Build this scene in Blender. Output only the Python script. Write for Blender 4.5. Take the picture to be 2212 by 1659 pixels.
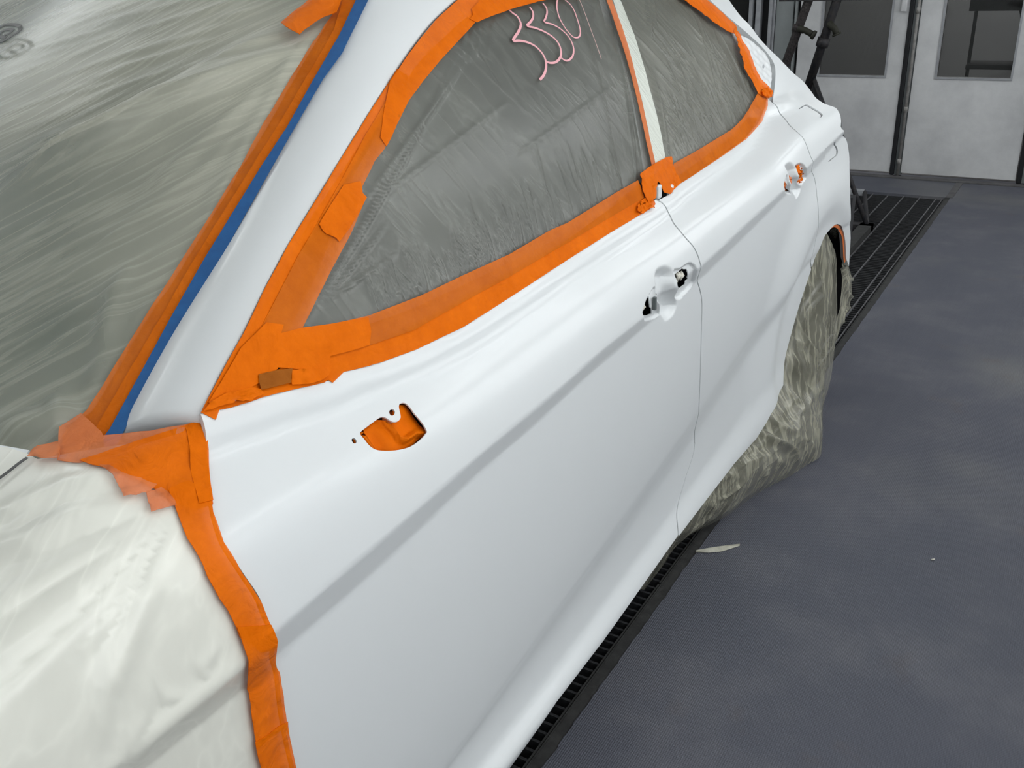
import bpy, math, random
import numpy as np
from mathutils import Matrix, Vector
from mathutils.geometry import delaunay_2d_cdt

for o in list(bpy.data.objects):
    bpy.data.objects.remove(o)
random.seed(7); RNG = np.random.default_rng(7)
SC = bpy.context.scene; COL = SC.collection

# ------------------------------------------------------------------ camera
F_PX = 2040.46
CAM = np.array([1.56172, -0.07077, 1.42651])
Fv = np.array([-0.48373579, 0.77340995, -0.40967881])
Rv = np.array([0.85638522, 0.51484362, -0.03924782])
Uv = np.cross(Rv, Fv)
cd = bpy.data.cameras.new('camera'); cam = bpy.data.objects.new('camera', cd); COL.objects.link(cam)
cd.sensor_width = 36; cd.lens = F_PX/2212*36; cd.clip_start = .02; cd.clip_end = 60
cam.matrix_world = Matrix(((Rv[0], Uv[0], -Fv[0], CAM[0]), (Rv[1], Uv[1], -Fv[1], CAM[1]),
                           (Rv[2], Uv[2], -Fv[2], CAM[2]), (0, 0, 0, 1)))
SC.camera = cam
# ------------------------------------------------------------------ world, exposure, lamps
w = bpy.data.worlds.new('world'); SC.world = w; w.use_nodes = True
w.node_tree.nodes['Background'].inputs[0].default_value = (.8, .88, 1, 1)
w.node_tree.nodes['Background'].inputs[1].default_value = .05
SC.view_settings.view_transform = 'Standard'; SC.view_settings.look = 'None'
SC.view_settings.exposure = 0.0; SC.view_settings.gamma = 1; SC.view_settings.use_curve_mapping = False

def area(name, loc, size, power, rot, col=(1, .99, .97), spread=180):
    l = bpy.data.lights.new(name, 'AREA'); l.shape = 'RECTANGLE'; l.size, l.size_y = size
    l.energy = power; l.color = col; l.spread = math.radians(spread)
    o = bpy.data.objects.new(name, l); COL.objects.link(o); o.location = loc; o.rotation_euler = rot
    return o
# booth lights: rows of tube fixtures along both upper corners plus the diffuse lit ceiling
LAMPS = []
for k, yy in enumerate((-1.6, .2, 2.0, 3.8, 5.5)):
    area('booth_lamp', (2.18, yy, 2.62), (.42, 1.35), 4.0, (0, math.radians(38), 0), (.98, 1, .99))
    area('booth_lamp', (-1.9, yy, 2.80), (.9, 1.5), 7.5, (0, math.radians(-18), 0), (.98, 1, .97))
for yy in (.6, 3.0, 5.2): area('side_fill', (2.5, yy, 1.45), (1.1, 1.7), 17, (0, math.radians(84), 0), (.97, .99, 1))  # unseen fill lights, added to lift the darker lower door panels
area('ceiling_lamp', (0.1, 1.0, 2.86), (3.0, 5.2), 10, (0, 0, 0), (.98, 1, .985))

# ------------------------------------------------------------------ materials
def new_mat(name):
    m = bpy.data.materials.new(name); m.use_nodes = True
    nt = m.node_tree; b = nt.nodes['Principled BSDF']
    return m, nt, b
def noise_col(nt, b, c1, c2, scale, detail=4, rough=.6, lo=.35, hi=.65, vec=None, stretch=None):
    tc = nt.nodes.new('ShaderNodeTexCoord'); mp = nt.nodes.new('ShaderNodeMapping')
    nt.links.new(tc.outputs['Object'], mp.inputs[0])
    if stretch: mp.inputs['Scale'].default_value = stretch
    n = nt.nodes.new('ShaderNodeTexNoise'); n.inputs['Scale'].default_value = scale
    n.inputs['Detail'].default_value = detail; n.inputs['Roughness'].default_value = rough
    nt.links.new(mp.outputs[0], n.inputs['Vector'])
    r = nt.nodes.new('ShaderNodeValToRGB'); r.color_ramp.elements[0].position = lo; r.color_ramp.elements[1].position = hi
    r.color_ramp.elements[0].color = (*c1, 1); r.color_ramp.elements[1].color = (*c2, 1)
    nt.links.new(n.outputs[0], r.inputs[0]); nt.links.new(r.outputs[0], b.inputs['Base Color'])
    return n, r, mp
def bump(nt, b, scale, strength, dist=.002, stretch=None, detail=3, rot=None, distort=0):
    tc = nt.nodes.new('ShaderNodeTexCoord'); mp = nt.nodes.new('ShaderNodeMapping')
    nt.links.new(tc.outputs['Object'], mp.inputs[0])
    if stretch: mp.inputs['Scale'].default_value = stretch
    if rot: mp.inputs['Rotation'].default_value = rot
    n = nt.nodes.new('ShaderNodeTexNoise'); n.inputs['Scale'].default_value = scale; n.inputs['Detail'].default_value = detail
    n.inputs['Distortion'].default_value = distort
    nt.links.new(mp.outputs[0], n.inputs['Vector'])
    bp = nt.nodes.new('ShaderNodeBump'); bp.inputs['Strength'].default_value = strength; bp.inputs['Distance'].default_value = dist
    nt.links.new(n.outputs[0], bp.inputs['Height'])
    prev = b.inputs['Normal'].links
    if prev: nt.links.new(prev[0].from_socket, bp.inputs['Normal'])
    nt.links.new(bp.outputs[0], b.inputs['Normal'])
def plain(name, col, rough=.5, metal=0, c2=None, scale=30, coat=0, bmp=None, spec=.5):
    m, nt, b = new_mat(name)
    b.inputs['Roughness'].default_value = rough; b.inputs['Metallic'].default_value = metal
    b.inputs['Coat Weight'].default_value = coat; b.inputs['Specular IOR Level'].default_value = spec
    c2 = c2 or tuple(min(1, c*1.06) for c in col)
    noise_col(nt, b, col, c2, scale)
    if bmp: bump(nt, b, bmp[0], bmp[1], bmp[2])
    return m
M = {}
M['paint'] = plain('white_basecoat', (.725, .75, .76), .45, 0, (.735, .76, .77), 3, coat=.3, bmp=(1400, .10, .0004))
M['paint'].node_tree.nodes['Principled BSDF'].inputs['Coat Roughness'].default_value = .14
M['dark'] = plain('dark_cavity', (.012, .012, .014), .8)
M['black'] = plain('black_plastic_and_shade', (.006, .006, .007), .35)
M['glass'] = plain('dark_window_glass', (.022, .027, .025), .3, spec=.6)
M['glass_teal'] = plain('windshield_glass', (.05, .085, .072), .22, spec=.7)
M['cord'] = plain('white_cord', (.78, .76, .68), .8, 0, (.6, .58, .5), 200)
M['greyclip'] = plain('grey_plastic', (.12, .14, .14), .4)
M['blue'] = plain('blue_tape', (.005, .085, .27), .55, 0, (.007, .105, .32), 60, bmp=(700, .2, .0005))
M['pink'] = plain('pink_marker', (.86, .42, .46), .5)
M['pinkfaint'] = plain('faint_pink_marker', (.55, .36, .34), .5)
M['ink'] = plain('black_ink', (.01, .01, .01), .5)
def tape(name, c1, c2, alpha=.93):
    m, nt, b = new_mat(name)
    noise_col(nt, b, tuple(c*.86 for c in c1), c2, 16, 9, .72, .25, .75)
    b.inputs['Roughness'].default_value = .6; b.inputs['Alpha'].default_value = alpha; b.inputs['Specular IOR Level'].default_value = .06
    bump(nt, b, 30, .75, .004, detail=5, distort=1.8); bump(nt, b, 900, .25, .0004)
    b.inputs['Subsurface Weight'].default_value = 0
    return m
M['tape'] = tape('orange_tape', (.80, .145, .0), (.90, .185, .002))
M['tape2'] = tape('orange_tape_single', (.80, .16, .002), (.92, .215, .008), .70)
M['tape3'] = tape('orange_tape_thin', (.80, .21, .07), (.85, .26, .09), .78)
M['tapeb'] = tape('brown_tape', (.30, .085, .008), (.40, .12, .014), .96)
def film(name, col, alpha, rough, stretch, rot, fine=1.0, alpha2=None, bstr=.6, var=.7):
    m, nt, b = new_mat(name)
    b.inputs['Base Color'].default_value = (*col, 1); b.inputs['Roughness'].default_value = rough
    b.inputs['Specular IOR Level'].default_value = .6
    tc = nt.nodes.new('ShaderNodeTexCoord'); mp = nt.nodes.new('ShaderNodeMapping'); mp.vector_type = 'TEXTURE'
    nt.links.new(tc.outputs['Object'], mp.inputs[0])
    mp.inputs['Rotation'].default_value = rot; mp.inputs['Scale'].default_value = stretch
    n = nt.nodes.new('ShaderNodeTexNoise'); n.inputs['Scale'].default_value = 3; n.inputs['Detail'].default_value = 3
    n.inputs['Distortion'].default_value = .25
    nt.links.new(mp.outputs[0], n.inputs['Vector'])
    # ridged creases: 1-|2n-1|, sharpened
    def mnode(op, a, bval=None, link=None):
        q = nt.nodes.new('ShaderNodeMath'); q.operation = op
        nt.links.new(a, q.inputs[0])
        if link is not None: nt.links.new(link, q.inputs[1])
        elif bval is not None: q.inputs[1].default_value = bval
        return q.outputs[0]
    s = mnode('SUBTRACT', n.outputs[0], .5); s = mnode('ABSOLUTE', s); s = mnode('MULTIPLY', s, 9.0)
    q = nt.nodes.new('ShaderNodeMath'); q.operation = 'SUBTRACT'; q.use_clamp = True; q.inputs[0].default_value = 1
    nt.links.new(s, q.inputs[1]); ridge = mnode('POWER', q.outputs[0], 2.0)
    n2 = nt.nodes.new('ShaderNodeTexNoise'); n2.inputs['Scale'].default_value = 18*fine; n2.inputs['Detail'].default_value = 4
    n2.inputs['Distortion'].default_value = .6
    nt.links.new(mp.outputs[0], n2.inputs['Vector'])
    n3 = nt.nodes.new('ShaderNodeTexNoise'); n3.inputs['Scale'].default_value = 4.5; n3.inputs['Detail'].default_value = 2
    nt.links.new(tc.outputs['Object'], n3.inputs['Vector'])
    msk = nt.nodes.new('ShaderNodeMapRange'); msk.inputs[1].default_value = .42; msk.inputs[2].default_value = .62
    nt.links.new(n3.outputs[0], msk.inputs[0])
    fine_m = mnode('MULTIPLY', n2.outputs[0], link=msk.outputs[0])
    h = mnode('ADD', mnode('MULTIPLY', ridge, 1.0), link=mnode('MULTIPLY', fine_m, .7))
    bp = nt.nodes.new('ShaderNodeBump'); bp.inputs['Strength'].default_value = bstr; bp.inputs['Distance'].default_value = .004
    nt.links.new(h, bp.inputs['Height']); nt.links.new(bp.outputs[0], b.inputs['Normal'])
    ar = nt.nodes.new('ShaderNodeMapRange'); ar.inputs[3].default_value = alpha; ar.inputs[4].default_value = alpha2 or min(1, alpha+.14)
    nt.links.new(ridge, ar.inputs[0])
    n4 = nt.nodes.new('ShaderNodeTexNoise'); n4.inputs['Scale'].default_value = 2.6; n4.inputs['Detail'].default_value = 2; nt.links.new(tc.outputs['Object'], n4.inputs['Vector'])
    v = mnode('MULTIPLY', mnode('SUBTRACT', n4.outputs[0], .5), var); q5 = nt.nodes.new('ShaderNodeMath'); q5.operation = 'ADD'; q5.use_clamp = True
    nt.links.new(v, q5.inputs[0]); nt.links.new(ar.outputs[0], q5.inputs[1]); nt.links.new(q5.outputs[0], b.inputs['Alpha'])
    return m
M['film_ws'] = film('masking_film_windshield', (.57, .565, .465), .50, .40, (1.6, .05, .3), (0, 0, math.radians(-38)), bstr=.13, var=1.3)
M['film_side'] = film('masking_film_window', (.25, .255, .225), .46, .27, (.2, .10, .9), (math.radians(18), 0, 0), bstr=.12, alpha2=.57, var=.5)
M['film_rear'] = film('masking_film_rear_window', (.31, .31, .26), .46, .28, (.2, .05, 1.1), (math.radians(30), 0, 0), bstr=.14, alpha2=.54, var=.5)
M['film_hood'] = film('masking_film_hood', (.80, .80, .725), .92, .32, (.1, 1.2, .3), (0, 0, math.radians(28)), bstr=.05, var=.1)
M['film_wheel'] = film('masking_film_wheel', (.42, .41, .32), .38, .22, (.3, .10, .9), (math.radians(-12), 0, 0), 1.0, .85, bstr=.4, var=.5)
M['film_pillar'] = film('masking_film_pillar', (.66, .69, .62), .93, .35, (.2, .05, .5), (math.radians(20), 0, 0), bstr=.3)
M['pale'] = plain('pale_plastic_strip', (.40, .39, .31), .4, 0, (.55, .54, .45), 60)
M['tyre'] = plain('tyre_rubber', (.015, .015, .015), .8)
M['rim'] = plain('grey_alloy', (.22, .22, .21), .35, .6)
M['galv'] = plain('dirty_grating_steel', (.015, .016, .018), .7, .2, (.03, .031, .034), 60, bmp=(300, .5, .002))
M['galvtop'] = plain('worn_grating_edge', (.10, .10, .105), .6, .3, (.17, .17, .18), 40, bmp=(200, .4, .001))
M['frame'] = plain('grey_steel_channel', (.024, .024, .024), .7, .1, (.044, .044, .043), 25, bmp=(120, .4, .002))
M['pit'] = plain('pit_concrete', (.008, .008, .009), .95)
M['standblk'] = plain('overspray_black_steel', (.010, .012, .017), .6, 0, (.035, .03, .03), 60, bmp=(150, .6, .002))
M['standrust'] = plain('rough_dark_steel', (.014, .012, .012), .8, 0, (.06, .05, .05), 90, bmp=(140, .8, .003))
M['brass'] = plain('dull_brown_bolt', (.02, .02, .012), .7)
M['door'] = None
m, nt, b = new_mat('dusty_white_door'); b.inputs['Roughness'].default_value = .6
n, r, mp = noise_col(nt, b, (.47, .475, .485), (.68, .685, .69), 2.2, 8, .65, .3, .62)
bump(nt, b, 220, .5, .001); M['door'] = m
m, nt, b = new_mat('dusty_metal_wall'); b.inputs['Roughness'].default_value = .6
noise_col(nt, b, (.20, .22, .22), (.28, .30, .305), 3, 8, .6); M['wallgrey'] = m
M['wallwhite'] = plain('white_booth_wall', (.62, .64, .65), .5, 0, (.68, .70, .70), 2)
M['post'] = plain('pale_grey_post', (.30, .31, .33), .5, .1, (.38, .39, .41), 20)
M['rubber'] = plain('black_door_rubber', (.004, .005, .007), .6)
M['conduit'] = plain('grey_conduit', (.22, .215, .20), .55, 0, (.34, .33, .32), 30)
M['concrete'] = plain('grey_sill_concrete', (.075, .073, .076), .85, 0, (.12, .118, .12), 12, bmp=(60, .5, .002))
M['lamp'] = None
m, nt, b = new_mat('tube_glow'); b.inputs['Emission Color'].default_value = (.95, .98, 1, 1); b.inputs['Emission Strength'].default_value = 5; M['lamp'] = m
# floor fabric
m, nt, b = new_mat('grey_blue_floor_fabric'); b.inputs['Roughness'].default_value = .85
n, r, mp = noise_col(nt, b, (.082, .088, .112), (.125, .128, .148), 3.2, 12, .62, .3, .7)
r2 = r.color_ramp.elements.new(.5); r2.color = (.094, .099, .122, 1)
tc = nt.nodes.new('ShaderNodeTexCoord')
def wave(rot, sc):
    mp = nt.nodes.new('ShaderNodeMapping'); nt.links.new(tc.outputs['Object'], mp.inputs[0]); mp.inputs['Rotation'].default_value = (0, 0, rot)
    q = nt.nodes.new('ShaderNodeTexWave'); q.inputs['Scale'].default_value = sc; q.inputs['Distortion'].default_value = 1.2
    q.inputs['Detail'].default_value = 2; nt.links.new(mp.outputs[0], q.inputs[0]); return q.outputs[1]
w1, w2 = wave(.0, 70), wave(1.5708, 70)
ad = nt.nodes.new('ShaderNodeMath'); ad.operation = 'ADD'; nt.links.new(w1, ad.inputs[0]); nt.links.new(w2, ad.inputs[1])
bp = nt.nodes.new('ShaderNodeBump'); bp.inputs['Strength'].default_value = .5; bp.inputs['Distance'].default_value = .0015
nt.links.new(ad.outputs[0], bp.inputs['Height']); nt.links.new(bp.outputs[0], b.inputs['Normal'])
# dusty overspray patches and rust-brown stains
ns = nt.nodes.new('ShaderNodeTexNoise'); ns.inputs['Scale'].default_value = .9; ns.inputs['Detail'].default_value = 5; nt.links.new(tc.outputs['Object'], ns.inputs[0])
mr = nt.nodes.new('ShaderNodeMapRange'); mr.inputs[1].default_value = .56; mr.inputs[2].default_value = .74; mr.inputs[4].default_value = .75; nt.links.new(ns.outputs[0], mr.inputs[0])
mx = nt.nodes.new('ShaderNodeMix'); mx.data_type = 'RGBA'; mx.inputs[7].default_value = (.19, .19, .185, 1)
nt.links.new(mr.outputs[0], mx.inputs[0]); nt.links.new(r.outputs[0], mx.inputs[6])
nb = nt.nodes.new('ShaderNodeTexNoise'); nb.inputs['Scale'].default_value = 4; nb.inputs['Detail'].default_value = 4; nt.links.new(tc.outputs['Object'], nb.inputs[0])
mr2 = nt.nodes.new('ShaderNodeMapRange'); mr2.inputs[1].default_value = .64; mr2.inputs[2].default_value = .74; mr2.inputs[4].default_value = .35; nt.links.new(nb.outputs[0], mr2.inputs[0])
mx2 = nt.nodes.new('ShaderNodeMix'); mx2.data_type = 'RGBA'; mx2.inputs[7].default_value = (.11, .085, .075, 1)
nt.links.new(mr2.outputs[0], mx2.inputs[0]); nt.links.new(mx.outputs[2], mx2.inputs[6]); nt.links.new(mx2.outputs[2], b.inputs['Base Color'])
M['floor'] = m

# ------------------------------------------------------------------ object helpers
def empty(name, loc, label=None, cat=None, group=None):
    o = bpy.data.objects.new(name, None); COL.objects.link(o); o.location = loc; o.empty_display_size = .1
    if label: o['label'] = label
    if cat: o['category'] = cat
    if group: o['group'] = group
    return o
def mesh_obj(name, V, Fs, mat, parent=None, smooth=True, normals=None, mats=None, fmat=None):
    me = bpy.data.meshes.new(name); me.from_pydata([tuple(map(float, v)) for v in V], [], [tuple(map(int, f)) for f in Fs])
    o = bpy.data.objects.new(name, me); COL.objects.link(o)
    if parent is not None:
        o.parent = parent
        bpy_loc = Vector((0, 0, 0)); q = parent
        while q is not None: bpy_loc += q.location; q = q.parent
        me.transform(Matrix.Translation(-bpy_loc))
    for mm in (mats or [mat]): me.materials.append(mm)
    if fmat is not None: me.polygons.foreach_set('material_index', fmat)
    me.polygons.foreach_set('use_smooth', [bool(smooth)]*len(me.polygons))
    if normals is not None: me.normals_split_custom_set_from_vertices([tuple(map(float, n)) for n in normals])
    me.update(); return o
def tag(o, label=None, cat=None, group=None, kind=None):
    if label: o['label'] = label
    if cat: o['category'] = cat
    if group: o['group'] = group
    if kind: o['kind'] = kind
    return o
class MB:
    def __init__(s): s.v = []; s.f = []
    def add(s, V, Fs):
        k = len(s.v); s.v += [tuple(v) for v in V]; s.f += [tuple(i+k for i in f) for f in Fs]
    def box(s, x0, x1, y0, y1, z0, z1):
        V = [(x, y, z) for x in (x0, x1) for y in (y0, y1) for z in (z0, z1)]
        s.add(V, [(0, 1, 3, 2), (4, 6, 7, 5), (0, 4, 5, 1), (2, 3, 7, 6), (0, 2, 6, 4), (1, 5, 7, 3)]); return s
    def tube(s, pts, r, n=10, cap=True):
        pts = [np.array(p, float) for p in pts]; rs = r if hasattr(r, '__len__') else [r]*len(pts)
        rings = []
        for i, p in enumerate(pts):
            t = pts[min(i+1, len(pts)-1)]-pts[max(i-1, 0)]; t = t/np.linalg.norm(t)
            a = np.array([0, 0, 1.]) if abs(t[2]) < .9 else np.array([1., 0, 0])
            u = np.cross(t, a); u /= np.linalg.norm(u); v = np.cross(t, u)
            rings.append([p+rs[i]*(math.cos(2*math.pi*k/n)*u+math.sin(2*math.pi*k/n)*v) for k in range(n)])
        V = [q for R in rings for q in R]; Fs = []
        for i in range(len(rings)-1):
            for k in range(n): Fs.append((i*n+k, i*n+(k+1) % n, (i+1)*n+(k+1) % n, (i+1)*n+k))
        if cap: Fs.append(tuple(range(n))[::-1]); Fs.append(tuple((len(rings)-1)*n+k for k in range(n)))
        s.add(V, Fs); return s
    def build(s, name, mat, parent=None, smooth=False): return mesh_obj(name, s.v, s.f, mat, parent, smooth)
def bevel(o, wd=.004, seg=2):
    m = o.modifiers.new('bevel', 'BEVEL'); m.width = wd; m.segments = seg; m.limit_method = 'ANGLE'; return o

# ------------------------------------------------------------------ noise
def vnoise(x, y, seed=0):
    xi = np.floor(x).astype(int); yi = np.floor(y).astype(int); fx = x-xi; fy = y-yi
    fx = fx*fx*fx*(fx*(6*fx-15)+10); fy = fy*fy*fy*(fy*(6*fy-15)+10)
    def h(a, b):
        n = (a*374761393+b*668265263+seed*1442695041) & 0x7fffffff
        n = (n ^ (n >> 13))*1274126177 & 0x7fffffff
        return ((n ^ (n >> 16)) & 0xffff)/65535.
    return (h(xi, yi)*(1-fx)+h(xi+1, yi)*fx)*(1-fy)+(h(xi, yi+1)*(1-fx)+h(xi+1, yi+1)*fx)*fy-.5
def ridged(x, y, seed=0):
    return 1-np.minimum(1, np.abs(vnoise(x, y, seed))*5)
def sstep(a, b, x):
    t = np.clip((x-a)/(b-a), 0, 1); return t*t*(3-2*t)
def smax(a, b, r):
    h = np.clip(.5+.5*(a-b)/r, 0, 1); return b+(a-b)*h+r*h*(1-h)

# ------------------------------------------------------------------ body side surface x = T(y,z)
# feature lines of the body side as traced, carried to their real depth from the centre line
FEpx = [(436, 900), (444, 930), (447, 1000), (455, 1060), (463, 1115), (485, 1175), (520, 1230), (560, 1290), (580, 1340), (594, 1400), (600, 1450), (610, 1530), (622, 1600), (636, 1659)]
BGpx = [(1416, 432), (1425, 436), (1435, 445), (1444, 462), (1455, 484), (1478, 512), (1497, 534), (1508, 557), (1513, 580), (1514, 640), (1514, 720), (1509, 880), (1500, 960), (1481, 1030), (1466, 1080), (1461, 1118), (1464, 1158)]
CGpx = [(1661, 207), (1670, 222), (1690, 250), (1712, 276), (1734, 296), (1749, 331), (1757, 352), (1760, 385), (1767, 440), (1769, 480), (1764, 510), (1752, 560)]
DTpx = [(436, 895), (500, 879), (537, 868), (568, 857), (627, 842), (709, 823), (744, 802), (818, 783), (897, 754), (1000, 705), (1048, 675), (1139, 616), (1228, 558), (1319, 500), (1408, 446)]
DT2px = [(1424, 432), (1445, 421), (1468, 398), (1511, 370), (1569, 330), (1609, 301), (1639, 263), (1654, 228), (1659, 207)]
SBpx = [(1103, 1657), (1201, 1518), (1302, 1386), (1390, 1262), (1461, 1162)]
SB2px = [(1468, 1156), (1525, 1081), (1586, 1002), (1633, 949), (1655, 914), (1665, 895)]
ARpx = [(1692, 832), (1695, 779), (1707, 729), (1723, 672), (1739, 622), (1752, 583)]
AR2px = [(1754, 577), (1761, 556), (1779, 515), (1792, 497), (1808, 484), (1820, 494), (1826, 522), (1828, 559)]

CUpx = [(597,1368),(617,1350),(734,1245),(804,1185),(899,1106),(983,1030),(1122,913),(1218,837),(1304,753),(1390,690),(1505,584),(1560,538),(1608,489),(1692,415),(1743,365),(1759,349),(1779,327),(1806,301)]
CLpx = [(600,1413),(674,1350),(761,1277),(831,1212),(921,1128),(1021,1027),(1152,920),(1251,824),(1316,768),(1395,703),(1506,606),(1560,556),(1630,487),(1698,419),(1745,379),(1760,362),(1786,333),(1809,305)]
def greenx(y, z):
    dz = np.clip(z-.97, -.2, 9)
    return .850-.45*dz-.55*np.clip(dz, 0, 9)**2-.04*((y-1.4)/1.4)**2
def ray(u, v):
    d = Fv+Rv*(u-1106)/F_PX-Uv*(v-829.5)/F_PX; return d/np.linalg.norm(d)
def march(g, u, v, t0=.3, t1=6.5, n=1400):
    d = ray(u, v); ts = np.linspace(t0, t1, n); P = CAM+ts[:, None]*d; h = g(P[:, 0], P[:, 1], P[:, 2])
    i = np.where((h[:-1] > 0) & (h[1:] <= 0))[0]
    if len(i) == 0:
        k = np.argmin(np.abs(h)); return P[k]
    i = i[0]; a, b_ = ts[i], ts[i+1]
    for _ in range(14):
        mm = (a+b_)/2; p = CAM+mm*d
        if g(np.array([p[0]]), np.array([p[1]]), np.array([p[2]]))[0] > 0: a = mm
        else: b_ = mm
    return CAM+b_*d
def gG(x, y, z): return x-(greenx(y, z)+.008)
def zx(px, x): return np.array([(CAM+ray(*q)*(x-CAM[0])/ray(*q)[0])[1:] for q in px])
cuh, clh = zx(CUpx, .928), zx(CLpx, .906)
dth = np.array([march(gG, *q)[1:] for q in DTpx+DT2px[:-3]])
Cu_y = [-.8]+list(cuh[:, 0])+[3.0, 3.8]; Cu_z = [.79]+list(cuh[:, 1])+[.945, .985]
Cl_y = [-.8]+list(clh[:, 0])+[3.0, 3.8]; Cl_z = [.745]+list(clh[:, 1])+[.925, .970]
Pu_y = [-.8, .5, .8, .95, 1.25, 1.41, 1.77, 2.0, 2.17, 2.35, 2.48, 3.8]; Pu_z = [.33, .32, .335, .36, .402, .423, .473, .511, .537, .570, .596, .62]
Pd_y = [-.8, .5, .9, 1.15, 1.33, 1.52, 1.73, 2.03, 2.22, 2.34, 2.55, 3.8]; Pd_z = [.25, .25, .264, .285, .303, .328, .352, .393, .429, .461, .56, .585]
DT_y = [-.8, .40]+list(dth[:, 0])+[2.44, 3.8]
DT_z = [1.0, dth[0, 1]+.006]+list(dth[:, 1])+[1.05, 1.06]
GY = np.arange(-1.2, 4.41, .02); GZ = np.arange(.10, 1.56, .0015)
def gs(a, sig):
    k = np.arange(-int(4*sig)-1, int(4*sig)+2); g = np.exp(-.5*(k/sig)**2); g /= g.sum()
    p = np.pad(a, len(k)//2, mode='edge'); return np.convolve(p, g, mode='valid')
def sm(y, z, s=3.0): return gs(np.interp(GY, y, z), s)
zCu, zCl, zPu, zPd, zDT = sm(Cu_y, Cu_z), sm(Cl_y, Cl_z), sm(Pu_y, Pu_z), sm(Pd_y, Pd_z), sm(DT_y, DT_z, .7)
def pchip(x, y, xs):
    x = np.asarray(x, float); y = np.asarray(y, float); h = np.diff(x); d = np.diff(y)/h
    m = np.zeros(len(x)); m[0] = d[0]; m[-1] = d[-1]
    for i in range(1, len(x)-1):
        if d[i-1]*d[i] > 0:
            w1 = 2*h[i]+h[i-1]; w2 = h[i]+2*h[i-1]; m[i] = (w1+w2)/(w1/d[i-1]+w2/d[i])
    k = np.clip(np.searchsorted(x, xs)-1, 0, len(h)-1); t = (xs-x[k])/h[k]
    r = (2*t**3-3*t**2+1)*y[k]+(t**3-2*t**2+t)*h[k]*m[k]+(-2*t**3+3*t**2)*y[k+1]+(t**3-t**2)*h[k]*m[k+1]
    r = np.where(xs < x[0], y[0]+(xs-x[0])*d[0], r); return np.where(xs > x[-1], y[-1]+(xs-x[-1])*d[-1], r)
TAB = np.zeros((len(GY), len(GZ)))
for i, y in enumerate(GY):
    rear = float(sstep(2.42, 2.78, y)); rr = float(sstep(2.85, 3.25, y)); fr = float(sstep(.42, .26, y))
    b = 1-max(rear, fr)              # how much belt ledge / pinch there is
    pin = 1-float(sstep(2.3, 2.6, y))
    cu, cl, pu, pd, dt = zCu[i], zCl[i], zPu[i], zPd[i], zDT[i]
    sb = .20
    lo = pchip([.10, sb-.02, sb, sb+(pd-sb)*.45, pd+.012, pu, (pu+cl)/2, cl-.05, cl],
               [.84, .903, .908, .894-.013*pin, .893-.019*pin, .899-.003*pin, .9035+.01*rr, .9058+.014*rr, .906+.014*rr], GZ)
    top = dt
    if b > .5 or True:
        xdt = greenx(y, dt)+.008
        xs_ = [.928, .919, .906, (.886*.4+(xdt+.026)*.6)*b+.886*(1-b), (xdt+.0130)*b+.868*(1-b), .86, xdt*b+.855*(1-b)]
        s = dt-cu
        zs_ = [cu, cu+.30*s, cu+.52*s, cu+.70*s, cu+.82*s, cu+.90*s, dt]
        xs_[5] = (xdt+.0115)*b+.858*(1-b)
    hi = pchip(zs_, xs_, GZ)
    gx = greenx(y, GZ) + (.005 if y < 2.3 else .005+.0*rear)
    hi = np.where(GZ > dt, gx, hi)
    if b < .999:
        # no ledge at the haunch and on the front wing: blend shoulder into the upper surface
        zz = [cu, cu+.4*s, dt+.0, dt+.06, dt+.14, dt+.3, dt+.5]
        xx = [.928, .915, greenx(y, dt)+.028, greenx(y, dt+.06)+.010, greenx(y, dt+.14)+.004, greenx(y, dt+.3), greenx(y, dt+.5)]
        hi = hi*b+pchip(zz, xx, GZ)*(1-b)
    mid = .906+.014*rr+(GZ-cl)/(cu-cl)*(.022-.014*rr)
    col = np.where(GZ < cl, lo, np.where(GZ < cu, mid, hi))
    col -= .05*max(0, .5-y)**2
    TAB[i] = gs(col, 2.4)
ARC = (2.785, .300); ARR = .352
DENTS = []
def poly_dist(P, Q):
    P = np.asarray(P, float); Q = np.asarray(Q, float); d = np.full(len(P), 1e9)
    for a, b_ in zip(Q, np.roll(Q, -1, 0)):
        e = b_-a; t = np.clip(((P-a)@e)/max(e@e, 1e-12), 0, 1); d = np.minimum(d, np.hypot(*(P-a-t[:, None]*e).T))
    return d
def inside(P, Q):
    P = np.asarray(P, float); Q = np.asarray(Q, float); r = np.zeros(len(P), bool)
    for a, b_ in zip(Q, np.roll(Q, -1, 0)):
        c = (a[1] > P[:, 1]) != (b_[1] > P[:, 1])
        with np.errstate(divide='ignore', invalid='ignore'):
            xx = (b_[0]-a[0])*(P[:, 1]-a[1])/(b_[1]-a[1])+a[0]
        r ^= c & (P[:, 0] < xx)
    return r
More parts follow.
